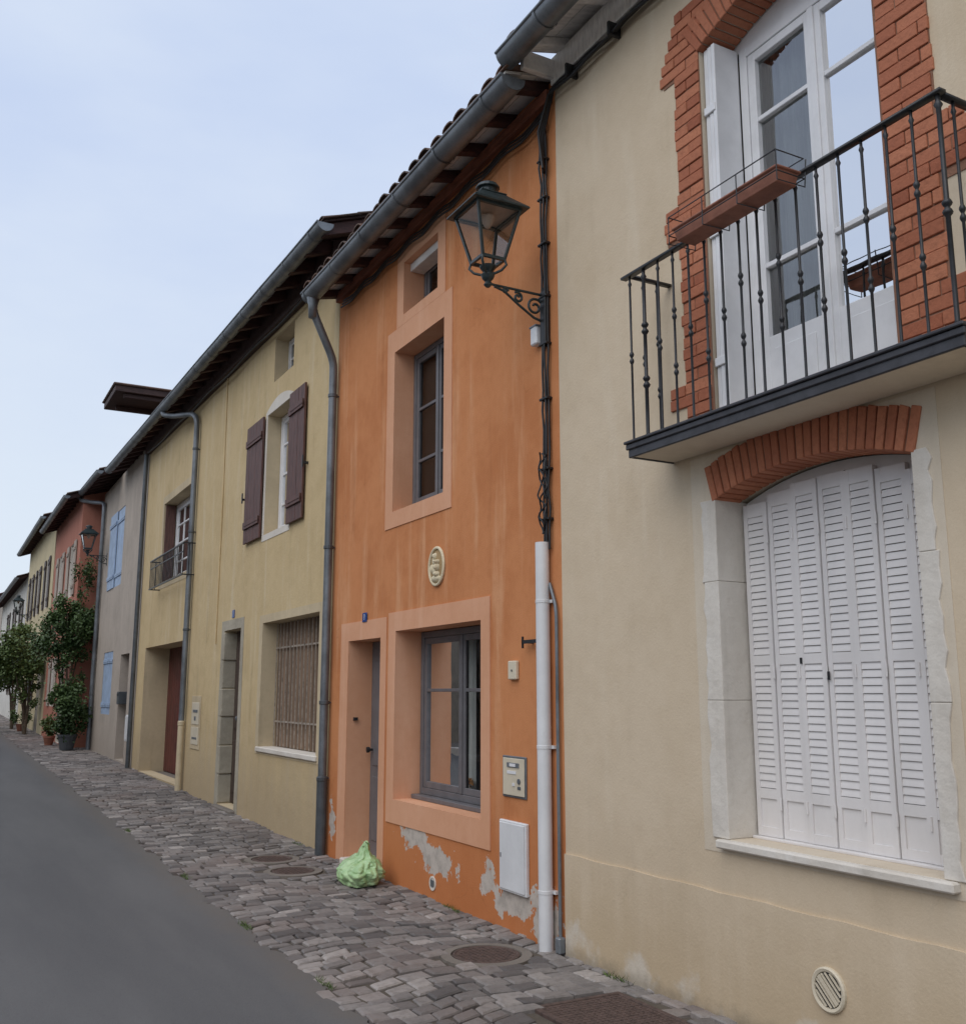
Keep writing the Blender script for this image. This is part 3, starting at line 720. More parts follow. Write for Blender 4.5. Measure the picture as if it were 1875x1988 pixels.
b.box(3.555,3.6,5.60,5.67,4.0,4.4)
b.done(.004)
T=[]
for k in range(3):
    T.append([(3.55+.010*math.sin(i*.9+k),5.65+(.045*math.sin(i*.45+k*2.5)+.01*math.sin(i*1.3+k))*(1 if i>3 else i/3),2.66+.024*i+.01*k) for i in range(24)])
tube('cable_slack',T,.006,M['black'],q)
T=[]
for k in range(3):
    P0=[]
    for i in range(41):
        t=i/40; y=5.6+(9.7-5.6)*t; sag=.04*math.sin(t*math.pi*7)**2+.01*k
        P0.append((3.57-.01*k,y,5.79-.03*k-sag*.8))
    T.append(P0)
tube('eave_cables',T,.009,M['black'],q)
T=[]
for k in range(4):
    P0=[(3.57-.015*k,5.62-.02*k,5.3),(3.56-.015*k,5.6,5.60)]
    for i in range(60):
        y=5.48-.11*i; P0.append((3.575-.015*k,y,5.90-.022*k+.018*math.sin(i*.6+k)+.008*math.sin(i*1.7)))
    T.append(P0)
tube('beige_eave_cables',T,.010,M['black'],q)
b=MB('cable_lashings',M['black'],q)
for i in range(9): b.box(3.50,3.6,5.2-i*.5,5.225-i*.5,5.82,5.92)
b.done(.005)
q=root('junction_box'); box('case',M['pvc'],q,3.54,3.6,5.70,5.78,4.03,4.17,.01)
b=MB('cap',M['zinc'],q); b.box(3.535,3.6,5.695,5.785,4.16,4.175); b.done(.003)
q=root('downpipe'); downpipe('pipe',q,bend([(3.25,9.76,5.80),(3.25,9.76,5.64),(3.52,9.82,5.14),(3.53,9.84,4.96),(3.53,9.84,.0)],rad=.12),.043,collars=(4.75,3.1,1.5,.75))
b=MB('outlet',M['zinc'],q); b.lathe([(.045,-.16),(.05,-.02),(.07,.06),(.07,.07)],3.25,9.76,5.72,16); b.done(smooth=True)
b=MB('foot_pipe',M['zinc_d'],q); b.lathe([(.052,0),(.052,.72),(.056,.73),(.056,.76),(.045,.77)],3.53,9.84,0,16); b.done()
# plants standing inside behind the lower window
q=root('indoor_plant')
# trash bag
def bag():
    e=root('green_trash_bag'); bm=bmesh.new(); bmesh.ops.create_icosphere(bm,subdivisions=6,radius=1)
    cx,cy=3.33,8.27
    for v in bm.verts:
        p=v.co.copy(); up=max(0,p.z); a=math.atan2(p.y,p.x)
        r=(1-.55*up**1.2)*(1+.12*max(0,-p.z))
        rid=0
        for (f,amp,o) in ((1.3,.20,2.0),(2.6,.09,5.0),(5.0,.03,9.0)):
            q=p*f+Vector((o,o*.7,o*.3)); rid+=amp*(abs(noise.noise(q))*2-.5)
        pl=.05*abs(math.sin(a*4.0+2*noise.noise(p*1.2)))*up**.7
        x=p.x*(r+rid-pl)*.19; y=p.y*(r+rid-pl)*.265; z=p.z*(1+.5*rid)*.155+.12
        if up>.8: z+=(up-.8)*.45
        v.co=(cx+x+.02*up,cy+y-.07*up,max(.010,z))
    me=bpy.data.meshes.new('sack'); bm.to_mesh(me); bm.free(); me.materials.append(M['bag'])
    for p in me.polygons: p.use_smooth=True
    o=bpy.data.objects.new('sack',me); COL.objects.link(o); o.parent=e
    b=MB('knot_and_ears',M['bag'],e)
    kx,ky=cx+.02,cy-.07
    b.lathe([(.035,0),(.014,.02),(.02,.03),(.008,.04)],kx,ky,.315,10)
    for s in (-1,1):
        b.add([(kx,ky,.335),(kx-.03,ky+s*.04,.365),(kx+.01,ky+s*.07,.345),(kx+.01,ky+s*.02,.33)],[(0,1,2,3)])
    b.add([(cx-.10,cy+.16,.04),(cx-.20,cy+.22,.012),(cx-.12,cy+.27,.012),(cx-.03,cy+.2,.05)],[(0,1,2,3)])
    b.done(smooth=True)
bag()
# ============================================================ LANTERNS
def lantern(Xw,y,za,name='wall_street_lamp'):
    e=root(name); xl=Xw-.47; b=MB('lantern_body',M['lamp'],e); zb=za+.02
    b.lathe([(.012,-.07),(.03,-.05),(.018,-.03),(.04,-.005),(.05,.02),(.03,.04),(.055,.07),(.06,.085)],xl,y,zb,14)
    z0,z1=zb+.12,zb+.47; h0,h1=.085,.165
    for sx in (-1,1):
        for sy in (-1,1):
            c=.010; A=Vector((xl+sx*h0,y+sy*h0,z0)); B_=Vector((xl+sx*h1,y+sy*h1,z1))
            b.hexa([(A.x-c,A.y-c,A.z),(A.x+c,A.y-c,A.z),(A.x+c,A.y+c,A.z),(A.x-c,A.y+c,A.z),(B_.x-c,B_.y-c,B_.z),(B_.x+c,B_.y-c,B_.z),(B_.x+c,B_.y+c,B_.z),(B_.x-c,B_.y+c,B_.z)])
    def ring(h,z,t,w):
        b.box(xl-h-w,xl+h+w,y-h-w,y-h+w,z,z+t); b.box(xl-h-w,xl+h+w,y+h-w,y+h+w,z,z+t)
        b.box(xl-h-w,xl-h+w,y-h+w,y+h-w,z,z+t); b.box(xl+h-w,xl+h+w,y-h+w,y+h-w,z,z+t)
    ring(h0,z0-.012,.024,.010); ring(h1,z1-.01,.022,.012)
    def frus(ha,za_,hb,zb_):
        b.hexa([(xl-ha,y-ha,za_),(xl+ha,y-ha,za_),(xl+ha,y+ha,za_),(xl-ha,y+ha,za_),(xl-hb,y-hb,zb_),(xl+hb,y-hb,zb_),(xl+hb,y+hb,zb_),(xl-hb,y+hb,zb_)])
    ring(.19,z1+.004,.012,.026); frus(.213,z1+.018,.095,z1+.125)
    frus(.10,z1+.126,.10,z1+.136)
    b.lathe([(.062,0),(.062,.05),(.085,.055),(.085,.065),(.07,.085),(.03,.10),(.012,.11)],xl,y,z1+.137,16)
    b.done(.002)
    f=MB('reflector',M['reflector'],e); f.box(xl-.16,xl+.16,y-.16,y+.16,z1+.005,z1+.012); f.lathe([(.05,-.02),(.035,-.07),(.02,-.10),(.005,-.11)],xl,y,z1+.004,14); f.done()
    T=[]
    for sx in (-1,1):
        for sy in (-1,1):
            T.append([(xl+sx*.02,y+sy*.02,zb+.02),(xl+sx*.07,y+sy*.07,zb+.045),(xl+sx*.095,y+sy*.095,zb+.08),(xl+sx*.085,y+sy*.085,z0)])
    T.append([(Xw-.01,y,za-.02),(xl+.03,y,za-.02),(xl,y,za+.01)])
    T.append([(Xw-.01,y,za-.22),(Xw-.10,y,za-.20),(Xw-.22,y,za-.13),(Xw-.34,y,za-.05),(Xw-.42,y,za-.03)])
    def spiral(cx,cz,r0,t0,turns,sg):
        return [(cx+sg*(r0*(1-.75*i/24))*math.cos(t0+turns*2*math.pi*i/24),y,cz+(r0*(1-.75*i/24))*math.sin(t0+turns*2*math.pi*i/24)) for i in range(25)]
    T.append(spiral(Xw-.09,za-.12,.07,0,1.4,1)); T.append(spiral(Xw-.23,za-.075,.04,1.0,1.3,-1)); T.append(spiral(Xw-.33,za-.045,.022,0,1.2,1))
    tube('bracket',T,.0095,M['lamp'],e)
    b=MB('wall_plate',M['lamp'],e); b.box(Xw-.012,Xw,y-.02,y+.02,za-.26,za+.05); b.done(.003)
    g=MB('panes',M['glass_l'],e)
    for (ax,s) in (('x',-1),('x',1),('y',-1),('y',1)):
        if ax=='x': vs=[(xl+s*h0,y-h0,z0),(xl+s*h0,y+h0,z0),(xl+s*h1,y+h1,z1),(xl+s*h1,y-h1,z1)]
        else: vs=[(xl-h0,y+s*h0,z0),(xl+h0,y+s*h0,z0),(xl+h1,y+s*h1,z1),(xl-h1,y+s*h1,z1)]
        g.add(vs,[(0,1,2,3)])
    g.done()
lantern(XF,5.66,4.40)
lantern(XF,26.3,5.0)
lantern(3.15,42.5,4.6)
# ============================================================ YELLOW HOUSE
H=root('yellow_house')
hol=[rect(11.49,12.30,5.60,6.20),rect(11.5,12.5,3.6,5.2),rect(10.24,12.36,.94,2.46),rect(13.38,14.25,.09,2.46),rect(16.65,20.30,.13,2.45),rect(16.75,19.2,3.62,5.12)]
plate('front_wall',[(9.88,-.2),(21.1,-.2),(21.1,6.75),(9.88,6.5)],hol,XF,.24,[M['yellow'],M['yellow_rev']],H)
shell(H,9.89,21.09,XF,11.5,6.6,M['yellow'],7.6,8.3)
roof('roof',H,9.30,24.1,3.19,6.45,6.74,20,4.4,sp=.55,rd=.14,rw=.1)
gutter('gutter',H,3.19,9.25,24.0,6.42,6.70,.09,brk=.9)
b=MB('wall_plate',M['darkwood'],H); b.hexa([(3.50,9.88,6.24),(3.598,9.88,6.24),(3.598,21.1,6.50),(3.50,21.1,6.50),(3.50,9.88,6.56),(3.598,9.88,6.56),(3.598,21.1,6.80),(3.50,21.1,6.80)]); b.done()
window('attic_window',H,3.78,11.495,12.295,5.61,6.19,M['whiteold'],2,(5.92,),fw=.04,lw=.04)
plate('window_stone_trim',arch(11.42,12.58,3.52,5.24,.12),[rect(11.5,12.5,3.6,5.2)],XF-.006,.0055,[M['stone']],H)
window('shuttered_window',H,3.78,11.505,12.495,3.62,5.195,M['white'],2,(4.0,4.4,4.8),fw=.05,lw=.05)
curtain('net_curtain',H,3.95,11.52,12.48,3.6,5.2,M['curtain'],9,.02)
def plank_shutter(name,par,y0,y1,z0,z1,mat,x=XF-.05,n=5,battens=(.15,.85)):
    b=MB(name,mat,par); w=(y1-y0)/n
    for i in range(n): b.box(x+random.uniform(0,.003),x+.028,y0+i*w+.002,y0+(i+1)*w-.002,z0,z1)
    for q in battens: zc=z0+(z1-z0)*q; b.box(x-.02,x-.001,y0+.02,y1-.02,zc-.05,zc+.05)
    for q in battens:
        zc=z0+(z1-z0)*q; b.box(x-.026,x-.021,y0+.0,y1-.1,zc-.015,zc+.015)
    b.done(.004)
plank_shutter('left_shutter',H,12.56,13.32,3.58,5.20,M['shutwood'])
plank_shutter('right_shutter',H,10.86,11.44,3.58,5.20,M['shutwood'])
b=MB('shutter_stops',M['iron'],H)
for yy in (13.38,10.80): b.box(XF-.07,XF,yy-.01,yy+.01,4.20,4.23); b.box(XF-.075,XF-.06,yy-.012,yy+.012,4.16,4.30)
b.done()
plate('barred_window_trim',rect(10.12,12.50,.86,2.56),[rect(10.24,12.36,.94,2.46)],XF-.005,.0045,[M['yellow_rev']],H)
box('barred_window_sill',M['stone'],H,3.57,3.80,10.20,12.42,.885,.945,.01)
b=MB('reed_blind',M['reed'],H); vs=[];n=150
for i in range(n+1):
    y=10.245+(12.355-10.245)*i/n; x=3.80+.012*abs(math.sin(i*1.3))+random.uniform(0,.012); vs+=[(x,y,.95),(x,y,2.455)]
b.add(vs,[(2*i,2*i+2,2*i+3,2*i+1) for i in range(n)]); b.done()
b=MB('window_grille',M['grillep'],H)
for i in range(16):
    y=10.3+(12.30-10.3)*i/15; b.box(3.765,3.775,y-.005,y+.005,.95,2.455,)
for z in (1.25,2.15): b.box(3.776,3.784,10.245,12.355,z-.01,z+.01)
b.done()
plate('door_stone_frame',[(13.22,-.05),(13.378,-.05),(13.378,2.462),(14.252,2.462),(14.252,-.05),(14.42,-.05),(14.40,2.60),(13.24,2.60)],[],XF-.006,.0055,[M['rough_stone']],H)
b=MB('door_stone_jamb',M['rough_stone'],H)
for i in range(6): b.box(XF-.012,XF+.2,14.235-.02*(i%2),14.26+.1*(i%2),.1+i*.39,.48+i*.39)
b.done(.015,seg=2)
b=MB('front_door',M['doorwood'],H); b.box(3.77,3.82,13.385,14.245,.1,2.46)
for (za,zb) in ((.25,.95),(1.1,2.3)):
    for (a,c) in ((13.46,13.78),(13.85,14.17)): b.box(3.755,3.771,a,c,za,zb)
b.done(.006)
b=MB('door_knob',M['zinc'],H); b.lathe([(.01,0),(.01,.04),(.03,.05),(.03,.07),(.01,.08)],3.77,13.84,1.25,12,axis='x'); b.done()
box('door_step',M['conc'],H,3.52,3.79,13.3,14.3,-.0,.085,.015)
box('house_number',M['platebl'],H,XF-.01,XF,13.75,13.86,2.62,2.73,.003)
b=MB('garage_door',M['garage'],H); 
for i in range(18): y=16.66+i*.2022; b.box(4.06,4.10,y+.003,y+.1992,.12,2.45)
b.box(4.07,4.105,16.65,20.3,.12,2.45); b.done(.004)
b=MB('garage_reveal',M['yellow_rev'],H); b.box(3.84,4.15,20.302,20.42,-.1,2.6); b.box(3.84,4.15,16.53,16.648,-.1,2.6); b.box(3.84,4.15,16.53,20.42,2.452,2.6); b.done()
b=MB('garage_threshold',M['conc'],H); b.box(3.54,4.1,16.66,20.29,.0,.105); b.done(.01)
window('balcony_window',H,3.82,16.76,19.19,3.64,5.11,M['white'],2,(4.0,4.35,4.7),fw=.06,lw=.06,vbars=1)
plate('balcony_window_trim',rect(16.62,19.33,3.5,5.26),[rect(16.75,19.2,3.62,5.12)],XF-.005,.0045,[M['yellow_rev']],H)
box('open_brown_shutter',M['shutwood'],H,3.62,3.80,19.14,19.18,3.64,5.1)
BB=root('juliet_balcony_railing'); b=MB('bars',M['iron'],BB)
for z in (3.48,4.0): b.box(3.40,3.425,16.4,19.25,z,z+.02); b.box(3.425,3.6,16.4,16.42,z,z+.02); b.box(3.425,3.6,19.23,19.25,z,z+.02)
b.box(3.405,3.42,16.4,19.25,3.86,3.875)
for i in range(25):
    y=16.42+i*.117; b.box(3.407,3.419,y-.006,y+.006,3.49,4.0)
for yy in (16.41,19.24): b.box(3.5,3.512,yy-.006,yy+.006,3.49,4.0)
b.done()
q=root('meter_cabinet'); box('frame',M['yellow_rev'],q,XF-.010,XF,15.45,16.05,.75,1.55,.004); box('door',M['cream_pl'],q,XF-.018,XF-.0105,15.52,15.98,1.12,1.45,.003); box('lower_door',M['cream_pl'],q,XF-.018,XF-.0105,15.52,15.98,.82,1.08,.003)
b=MB('slots',M['zinc'],q); b.box(XF-.022,XF-.018,15.6,15.9,1.30,1.34); b.box(XF-.022,XF-.018,15.7,15.8,1.18,1.24); b.box(XF-.022,XF-.018,15.6,15.9,.9,.93); b.done()
q=root('wall_cable'); tube('cable',[(3.59,14.72,2.3),(3.588,14.70,4.4),(3.59,14.74,6.4)],.013,M['yellow'],q)
tube('eave_cable',[(3.50,9.95+i*.4,6.20+.021*i*.4+.02*math.sin(i)) for i in range(28)],.012,M['black'],q)
q=root('downpipe'); downpipe('pipe',q,bend([(3.19,17.7,6.56),(3.19,17.65,6.44),(3.30,17.35,6.36),(3.50,16.6,6.24),(3.53,16.45,6.1),(3.53,16.45,.08)],rad=.12),.045,collars=(5.6,4.2,2.6))
b=MB('foot_pipe',M['footpl'],q); b.lathe([(.05,0),(.05,1.0),(.056,1.01),(.056,1.06),(.047,1.08)],3.53,16.45,.08,16); b.done()
b=MB('dormer_canopy',M['darkwood'],H); b.box(3.0,5.2,22.4,24.1,8.16,8.30); b.box(3.2,5.2,22.5,22.6,8.06,8.16); b.box(3.2,5.2,23.6,23.7,8.06,8.16); b.done(.01)
b=MB('dormer_tiles',M['tile'],H)
for i in range(9): b.box(2.95,5.2,22.35+i*.2,22.52+i*.2,8.30,8.35)
b.done(.02)
b=MB('dormer_walls',M['yellow'],H); b.box(4.2,5.2,22.55,23.75,6.9,8.15); b.done()
# ============================================================ GREY HOUSE
H=root('grey_house')
hol=[rect(22.1,23.2,.19,2.42),rect(24.3,25.7,1.1,2.54),rect(23.9,25.9,4.05,5.9)]
plate('front_wall',rect(21.12,27.4,-.2,6.75),hol,XF,.24,[M['grey'],M['grey']],H)
shell(H,21.13,27.39,XF,11.5,6.7,M['grey'],7.6,8.4)
roof('roof',H,24.6,28.6,3.08,6.80,6.88,20,4.5,sp=.55,rd=.12)
gutter('gutter',H,3.07,24.5,28.6,6.78,6.86,.08)
plank_shutter('upper_blue_shutter_a',H,23.9,24.88,4.05,5.9,M['blue'],x=3.61,n=6); plank_shutter('upper_blue_shutter_b',H,24.9,25.9,4.05,5.9,M['blue'],x=3.58,n=6)
plank_shutter('lower_blue_shutter_a',H,24.3,24.98,1.1,2.54,M['blue'],x=3.61,n=4); plank_shutter('lower_blue_shutter_b',H,25.0,25.7,1.1,2.54,M['blue'],x=3.61,n=4)
box('front_door',M['doorwood'],H,3.80,3.84,22.1,23.2,.19,2.42)
q=root('mailbox'); box('body',M['zinc_d'],q,3.56,3.76,22.9,23.15,1.35,1.62,.01); box('flap',M['iron'],q,3.552,3.56,22.93,23.12,1.53,1.58,.002)
q=root('white_meter_box'); box('case',M['pvc'],q,3.55,3.6,21.25,21.8,.62,1.15,.01); box('lid',M['pvc'],q,3.54,3.549,21.28,21.77,.65,1.12,.004)
q=root('downpipe'); downpipe('pipe',q,[(3.53,21.1,6.5),(3.53,21.1,.12)],.045,mat=M['zinc_d'])
q=root('downpipe'); downpipe('pipe',q,bend([(3.08,28.2,6.8),(3.08,28.15,6.68),(3.3,27.6,6.55),(3.53,27.0,6.45),(3.53,26.9,6.3),(3.53,26.9,.2)],rad=.15),.05)
# ============================================================ FAR HOUSES
def far_house(name,y0,y1,X,zt,mat,wins,shut=None,doors=(),pitch=20,winmat=None):
    H=root(name); hol=[rect(*w) for w in wins]+[rect(*d) for d in doors]
    plate('front_wall',rect(y0,y1,-.2,zt+.15),hol,X,.24,[mat,M['stone']],H)
    b=MB('side_and_back_walls',mat,H)
    for (a,c) in ((y0+.001,y0+.2),(y1-.2,y1-.001)):
        poly=[(X+.24,-.2),(X+7.5,-.2),(X+7.5,zt+.1),(X+4,zt+1.3),(X+.24,zt+.1)]; n=5
        vs=[(p[0],a,p[1]) for p in poly]+[(p[0],c,p[1]) for p in poly]
        b.add(vs,[(0,1,2,3,4),(9,8,7,6,5)]+[(i,i+n,(i+1)%n+n,(i+1)%n) for i in range(n)])
    b.box(X+7.3,X+7.499,y0+.2,y1-.2,-.2,zt); b.done()
    roof('roof',H,y0-.1,y1+.1,X-.42,zt,zt,pitch,4.4,sp=.6,rd=.12)
    gutter('gutter',H,X-.43,y0-.12,y1+.12,zt-.02,zt-.02,.08)
    for i,w in enumerate(wins):
        window('window_%d'%i,H,X+.17,w[0]+.01,w[1]-.01,w[2]+.01,w[3]-.01,winmat or M['white'],2,((w[2]+w[3])/2,),fw=.05)
        if shut:
            sw=(w[1]-w[0])/2
            plank_shutter('shutter_%da'%i,H,w[0]-sw-.03,w[0]-.03,w[2],w[3],shut,x=X-.045,n=3); plank_shutter('shutter_%db'%i,H,w[1]+.03,w[1]+sw+.03,w[2],w[3],shut,x=X-.045,n=3)
    for i,d in enumerate(doors): box('door_%d'%i,M['doorwood'],H,X+.15,X+.2,d[0]+.01,d[1]-.01,d[2],d[3]-.01)
    return H
far_house('pink_house',28.0,34.6,3.15,6.75,M['pink'],[(29.2,30.2,4.2,5.7),(32.0,33.0,4.2,5.7),(32.0,33.0,1.2,2.6)],M['grey'],[(29.6,30.6,.25,2.4)])
far_house('cream_house',34.8,45,3.15,7.25,M['cream'],[(36.2,37.2,4.4,6.1),(39.4,40.4,4.4,6.1),(42.4,43.4,4.4,6.1),(39.4,40.4,1.3,2.8)],M['doorwood'],[(36.5,37.5,.3,2.5)])
far_house('white_house',45.2,62,3.15,6.3,M['whitewash'],[(47,48,4.2,5.5),(51,52,4.2,5.5),(55,56,4.2,5.5),(51,52,1.5,2.8)],M['doorwood'],[(47,48.1,.4,2.6)])
far_house('stucco_house',62.5,80,3.15,7.0,M['grey'],[(65,66,4.2,5.5),(70,71,4.2,5.5)],M['blue'])
# ============================================================ PLANTS
def foliage(b,c,rad,n,leaf,clumps=26,seed=1,spread=.3):
    r=random.Random(seed); cl=[]
    for i in range(clumps):
        while True:
            v=Vector((r.uniform(-1,1),r.uniform(-1,1),r.uniform(-1,1)))
            if .25<v.length<1: break
        cl.append((Vector((c[0]+v.x*rad[0],c[1]+v.y*rad[1],c[2]+v.z*rad[2])),r.uniform(.5,1.2),r.random()))
    for i in range(n):
        cc,s,sh=r.choice(cl)
        d=Vector((r.gauss(0,1),r.gauss(0,1),r.gauss(0,1)))*spread*s*.5
        p=cc+Vector((d.x*rad[0],d.y*rad[1],d.z*rad[2]))
        if p.x>3.1 and p.y>27.95: p.x=3.1-r.random()*.1
        if p.x>3.56 and p.y>20: p.x=3.56-r.random()*.1
        a=Vector((r.gauss(0,1),r.gauss(0,1),r.gauss(0,1))).normalized(); bb=a.orthogonal().normalized()*leaf*.4; a=a*leaf*r.uniform(.6,1.2)
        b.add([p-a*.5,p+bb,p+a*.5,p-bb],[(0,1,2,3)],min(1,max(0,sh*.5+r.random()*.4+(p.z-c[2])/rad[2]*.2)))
def limbs(par,base,tops,r0=.05,seed=1):
    r=random.Random(seed)
    cu=bpy.data.curves.new('trunk_and_limbs','CURVE'); cu.dimensions='3D'; cu.bevel_depth=1; cu.bevel_resolution=2
    for t in tops:
        sp=cu.splines.new('POLY'); n=6; sp.points.add(n)
        for i in range(n+1):
            q=i/n; x=base[0]+(t[0]-base[0])*q**1.6+r.uniform(-.03,.03)*(i>0); y=base[1]+(t[1]-base[1])*q**1.6+r.uniform(-.03,.03)*(i>0); z=base[2]+(t[2]-base[2])*q
            sp.points[i].co=(x,y,z,1); sp.points[i].radius=r0*(1-.8*q)
    cu.materials.append(M['bark']); o=bpy.data.objects.new('trunk_and_limbs',cu); COL.objects.link(o); o.parent=par
def pot(par,x,y,r=.2,h=.35,mat='zinc_d',z=None):
    b=MB('pot',M[mat],par); b.lathe([(r*.7,0),(r,h-.05),(r*1.1,h-.05),(r*1.1,h),(r*.9,h),(r*.85,h-.04)],x,y,G(y)+.01 if z is None else z,18); b.done(smooth=False)
# indoor plant (behind the lower orange-house window)
pot(q:=bpy.data.objects['indoor_plant'],4.02,6.95,.08,.12,'terra',.74); 
b=MB('foliage',M['leaf2'],q); foliage(b,(4.02,6.95,.98),(.09,.14,.14),420,.05,10,77,.5); b.done()
b=MB('shelf',M['floor'],q); b.box(3.90,4.2,6.7,8.1,.70,.735); b.done()
b=MB('flowers',M['flower'],q); foliage(b,(4.0,7.62,.86),(.05,.09,.05),120,.035,6,78,.5); b.done()
T1=root('climbing_shrub'); limbs(T1,(3.0,27.5,.2),[(2.9,27.4,3.6),(2.6,27.6,3.2),(3.2,27.3,4.0),(3.3,27.7,2.9),(2.7,27.9,4.2)],.04,4)
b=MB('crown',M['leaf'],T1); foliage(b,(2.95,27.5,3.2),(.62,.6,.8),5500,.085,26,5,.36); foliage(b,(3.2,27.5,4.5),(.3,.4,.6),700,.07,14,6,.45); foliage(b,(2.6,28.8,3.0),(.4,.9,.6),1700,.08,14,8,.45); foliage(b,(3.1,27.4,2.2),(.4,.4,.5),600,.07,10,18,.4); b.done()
T2=root('potted_laurel_bush'); pot(T2,3.05,27.0,.22,.38,'zinc_d'); limbs(T2,(3.05,27.0,.5),[(3.0,27,1.4),(3.2,27.1,1.3),(2.9,26.9,1.2)],.03,5)
b=MB('crown',M['leaf'],T2); foliage(b,(3.05,27.0,1.2),(.5,.46,.68),5000,.08,34,9,.38); b.done()
T3=root('small_street_tree'); limbs(T3,(2.72,35.5,.28),[(2.6,35.4,3.2),(2.3,35.7,3.0),(2.9,35.2,3.4),(2.5,36,2.6),(2.2,35.2,2.5)],.06,6)
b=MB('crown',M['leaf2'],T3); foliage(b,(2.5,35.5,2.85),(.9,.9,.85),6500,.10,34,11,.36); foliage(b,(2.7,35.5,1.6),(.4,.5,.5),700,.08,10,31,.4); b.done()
T4=root('small_street_tree'); limbs(T4,(2.6,39.5,.33),[(2.5,39.4,2.8),(2.2,39.7,2.6),(2.8,39.2,3.0)],.06,7)
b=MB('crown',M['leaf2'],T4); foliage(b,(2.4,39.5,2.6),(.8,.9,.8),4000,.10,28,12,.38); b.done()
for (x,y,r,s) in ((2.85,29.2,.25,21),(2.75,37.5,.3,23)):
    T=root('potted_plant'); pot(T,x,y,.14,.24,'terra'); b=MB('foliage',M['leaf2'] if s%2 else M['leaf'],T); foliage(b,(x,y,G(y)+.5),(r,r,.3),1200,.06,14,s,.4); b.done()
for (x,y,s) in ((2.06,5.6,1),(2.10,9.3,2),(3.55,4.9,3),(3.56,10.6,4),(2.05,7.2,5),(2.12,12.4,6),(3.56,7.0,7)):
    T=root('weed_tuft'); b=MB('blades',M['leaf2'],T); r=random.Random(s)
    for i in range(60):
        a=r.uniform(0,6.28); px,py=x+r.uniform(-.02,.02),y+r.uniform(-.12,.12); h=r.uniform(.01,.035)+G(py)
        b.add([(px,py,G(py)),(px+.006,py,G(py)),(px+.03*math.cos(a),py+.03*math.sin(a),h)],[(0,1,2)])
    b.done()
# ============================================================ OPPOSITE SIDE OF THE STREET
strip('far_sidewalk',M['conc'],-4.9,-3.3,[-30,0,9.5,20,30,45,70],.06)
b=MB('kerb',M['stone'])
for i in range(90):
    y=-12+i*.8; b.hexa([(-3.42,y+.004,G(y)-.05),(-3.28,y+.004,G(y)-.05),(-3.28,y+.796,G(y+.8)-.05),(-3.42,y+.796,G(y+.8)-.05),(-3.42,y+.004,G(y)+.1),(-3.28,y+.004,G(y)+.1),(-3.28,y+.796,G(y+.8)+.1),(-3.42,y+.796,G(y+.8)+.1)])
b.done(.01)
b=MB('stone_garden_wall',M['rubble'])
b.box(-5.3,-4.9,-12,9,-.2,2.1); b.box(-5.36,-4.84,-12,9,2.1,2.2); b.box(-5.3,-4.9,44,62,-.2,2.3); b.box(-5.36,-4.84,44,62,2.3,2.4); b.done(.02)
def opp(y0,y1,zt,mat,ww):
    H=root('townhouse'); hol=[rect(a,a+1,3.8,5.2) for a in ww]+[rect(a,a+1,1,2.4) for a in ww[1:]]
    plate('front_wall',rect(y0,y1,-.2,zt),hol,-5.14,.24,[mat,M['stone']],H)
    b=MB('side_and_back_walls',mat,H); b.box(-11,-5.14,y0,y0+.18,-.2,zt); b.box(-11,-5.14,y1-.18,y1,-.2,zt); b.box(-11,-10.8,y0+.18,y1-.18,-.2,zt); b.done()
    b=MB('roof',M['tile'],H); z=zt-.05
    b.add([(-4.4,y0-.2,z),(-4.4,y1+.2,z),(-8,y1+.2,z+1.35),(-8,y0-.2,z+1.35),(-11.6,y0-.2,z),(-11.6,y1+.2,z)],[(0,1,2,3),(3,2,5,4),(0,3,4),(1,5,2),(0,4,5,1)]); b.done()
    for i,w in enumerate(hol): plank_shutter('shutter_%d'%i,H,w[0][0],w[1][0],w[0][1],w[2][1],M['doorwood'],x=-4.93,n=6)
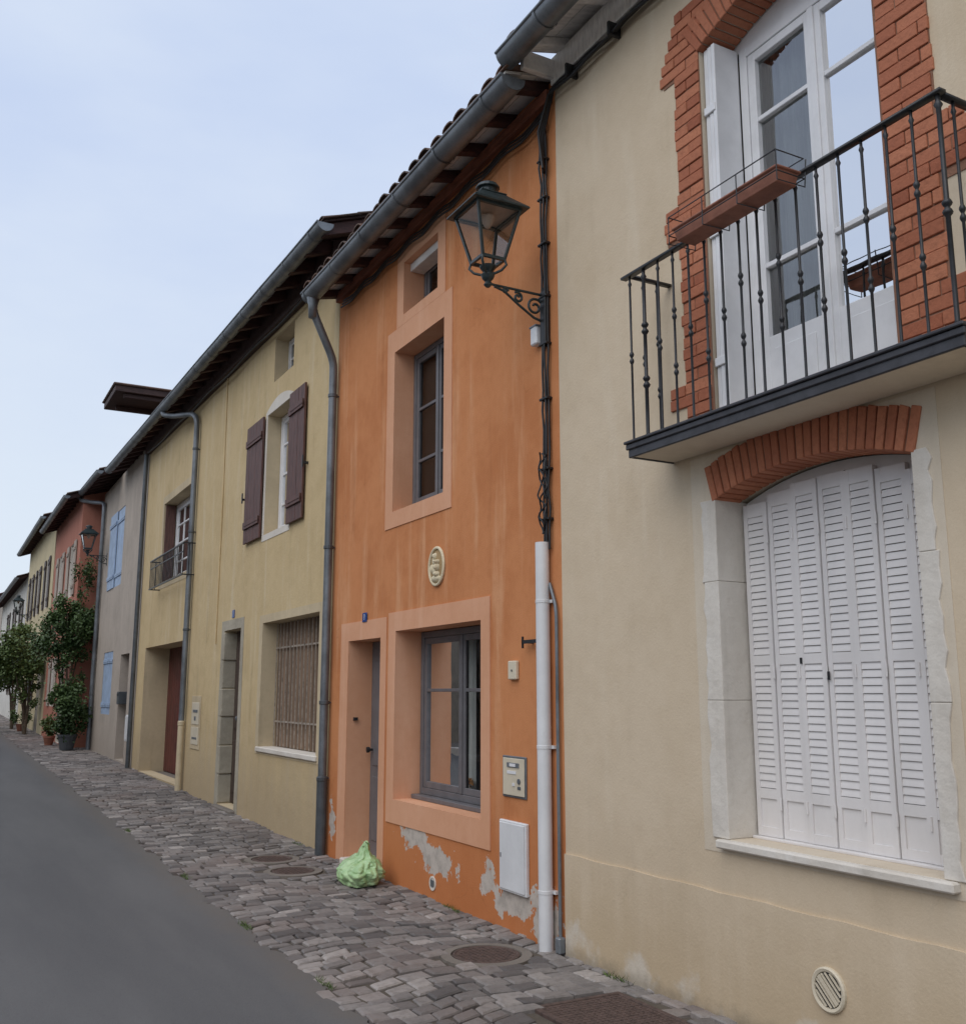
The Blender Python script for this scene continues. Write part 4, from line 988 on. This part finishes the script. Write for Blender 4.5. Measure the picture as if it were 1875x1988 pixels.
opp(9.02,22.9,5.8,M['grey'],(10.5,14,17.5,20.5)); opp(23.02,43.9,6.4,M['rubble'],(25,29,33,37,41))
# ============================================================ WORLD / LIGHT / CAMERA
w=bpy.data.worlds.new('World'); S.world=w; w.use_nodes=True; nt=w.node_tree; nt.nodes.clear()
out=nd(nt,'ShaderNodeOutputWorld'); bg=nd(nt,'ShaderNodeBackground'); sky=nd(nt,'ShaderNodeTexSky'); sky.sky_type='NISHITA'; sky.sun_disc=False
SE=math.radians(52); SR=math.radians(-115)  # sun from the left (-X), slightly behind the camera
sky.sun_elevation=SE; sky.sun_rotation=SR; sky.air_density=1.0; sky.dust_density=2.0
tc=nd(nt,'ShaderNodeTexCoord'); n1=noi(nt,tc.outputs['Generated'],1.8,5,.55,(1,1,2.6))
cl=mixc(nt,ramp(nt,n1,.3,.72),(5.5,6.5,8.6),(6.7,7.55,9.0))
sp=nd(nt,'ShaderNodeSeparateXYZ'); nt.links.new(tc.outputs['Generated'],sp.inputs[0])
cl=mixc(nt,math_(nt,'SUBTRACT',1.0,ramp(nt,sp.outputs[2],0.0,.5)),cl,(7.2,8.0,8.9))
c=mixc(nt,.93,sky.outputs[0],cl)
nt.links.new(c,bg.inputs[0]); bg.inputs[1].default_value=.108; nt.links.new(bg.outputs[0],out.inputs[0])
sl=bpy.data.lights.new('sun','SUN'); sl.energy=1.5; sl.angle=math.radians(60); sl.color=(1,.94,.87)
so=bpy.data.objects.new('sun',sl); COL.objects.link(so)
d=Vector((math.sin(SR)*math.cos(SE),math.cos(SR)*math.cos(SE),math.sin(SE)))
so.rotation_euler=d.to_track_quat('Z','Y').to_euler()
cam=bpy.data.cameras.new('camera'); co=bpy.data.objects.new('camera',cam); COL.objects.link(co)
co.location=(0,0,1.6); co.rotation_euler=(math.radians(90+10.3),0,math.radians(-28.65))
cam.sensor_fit='HORIZONTAL'; cam.sensor_width=36; cam.lens=36*1930/1875; cam.clip_start=.05; cam.clip_end=1000
S.camera=co
S.view_settings.view_transform='Standard'; S.view_settings.look='None'; S.view_settings.exposure=0
print('ok')
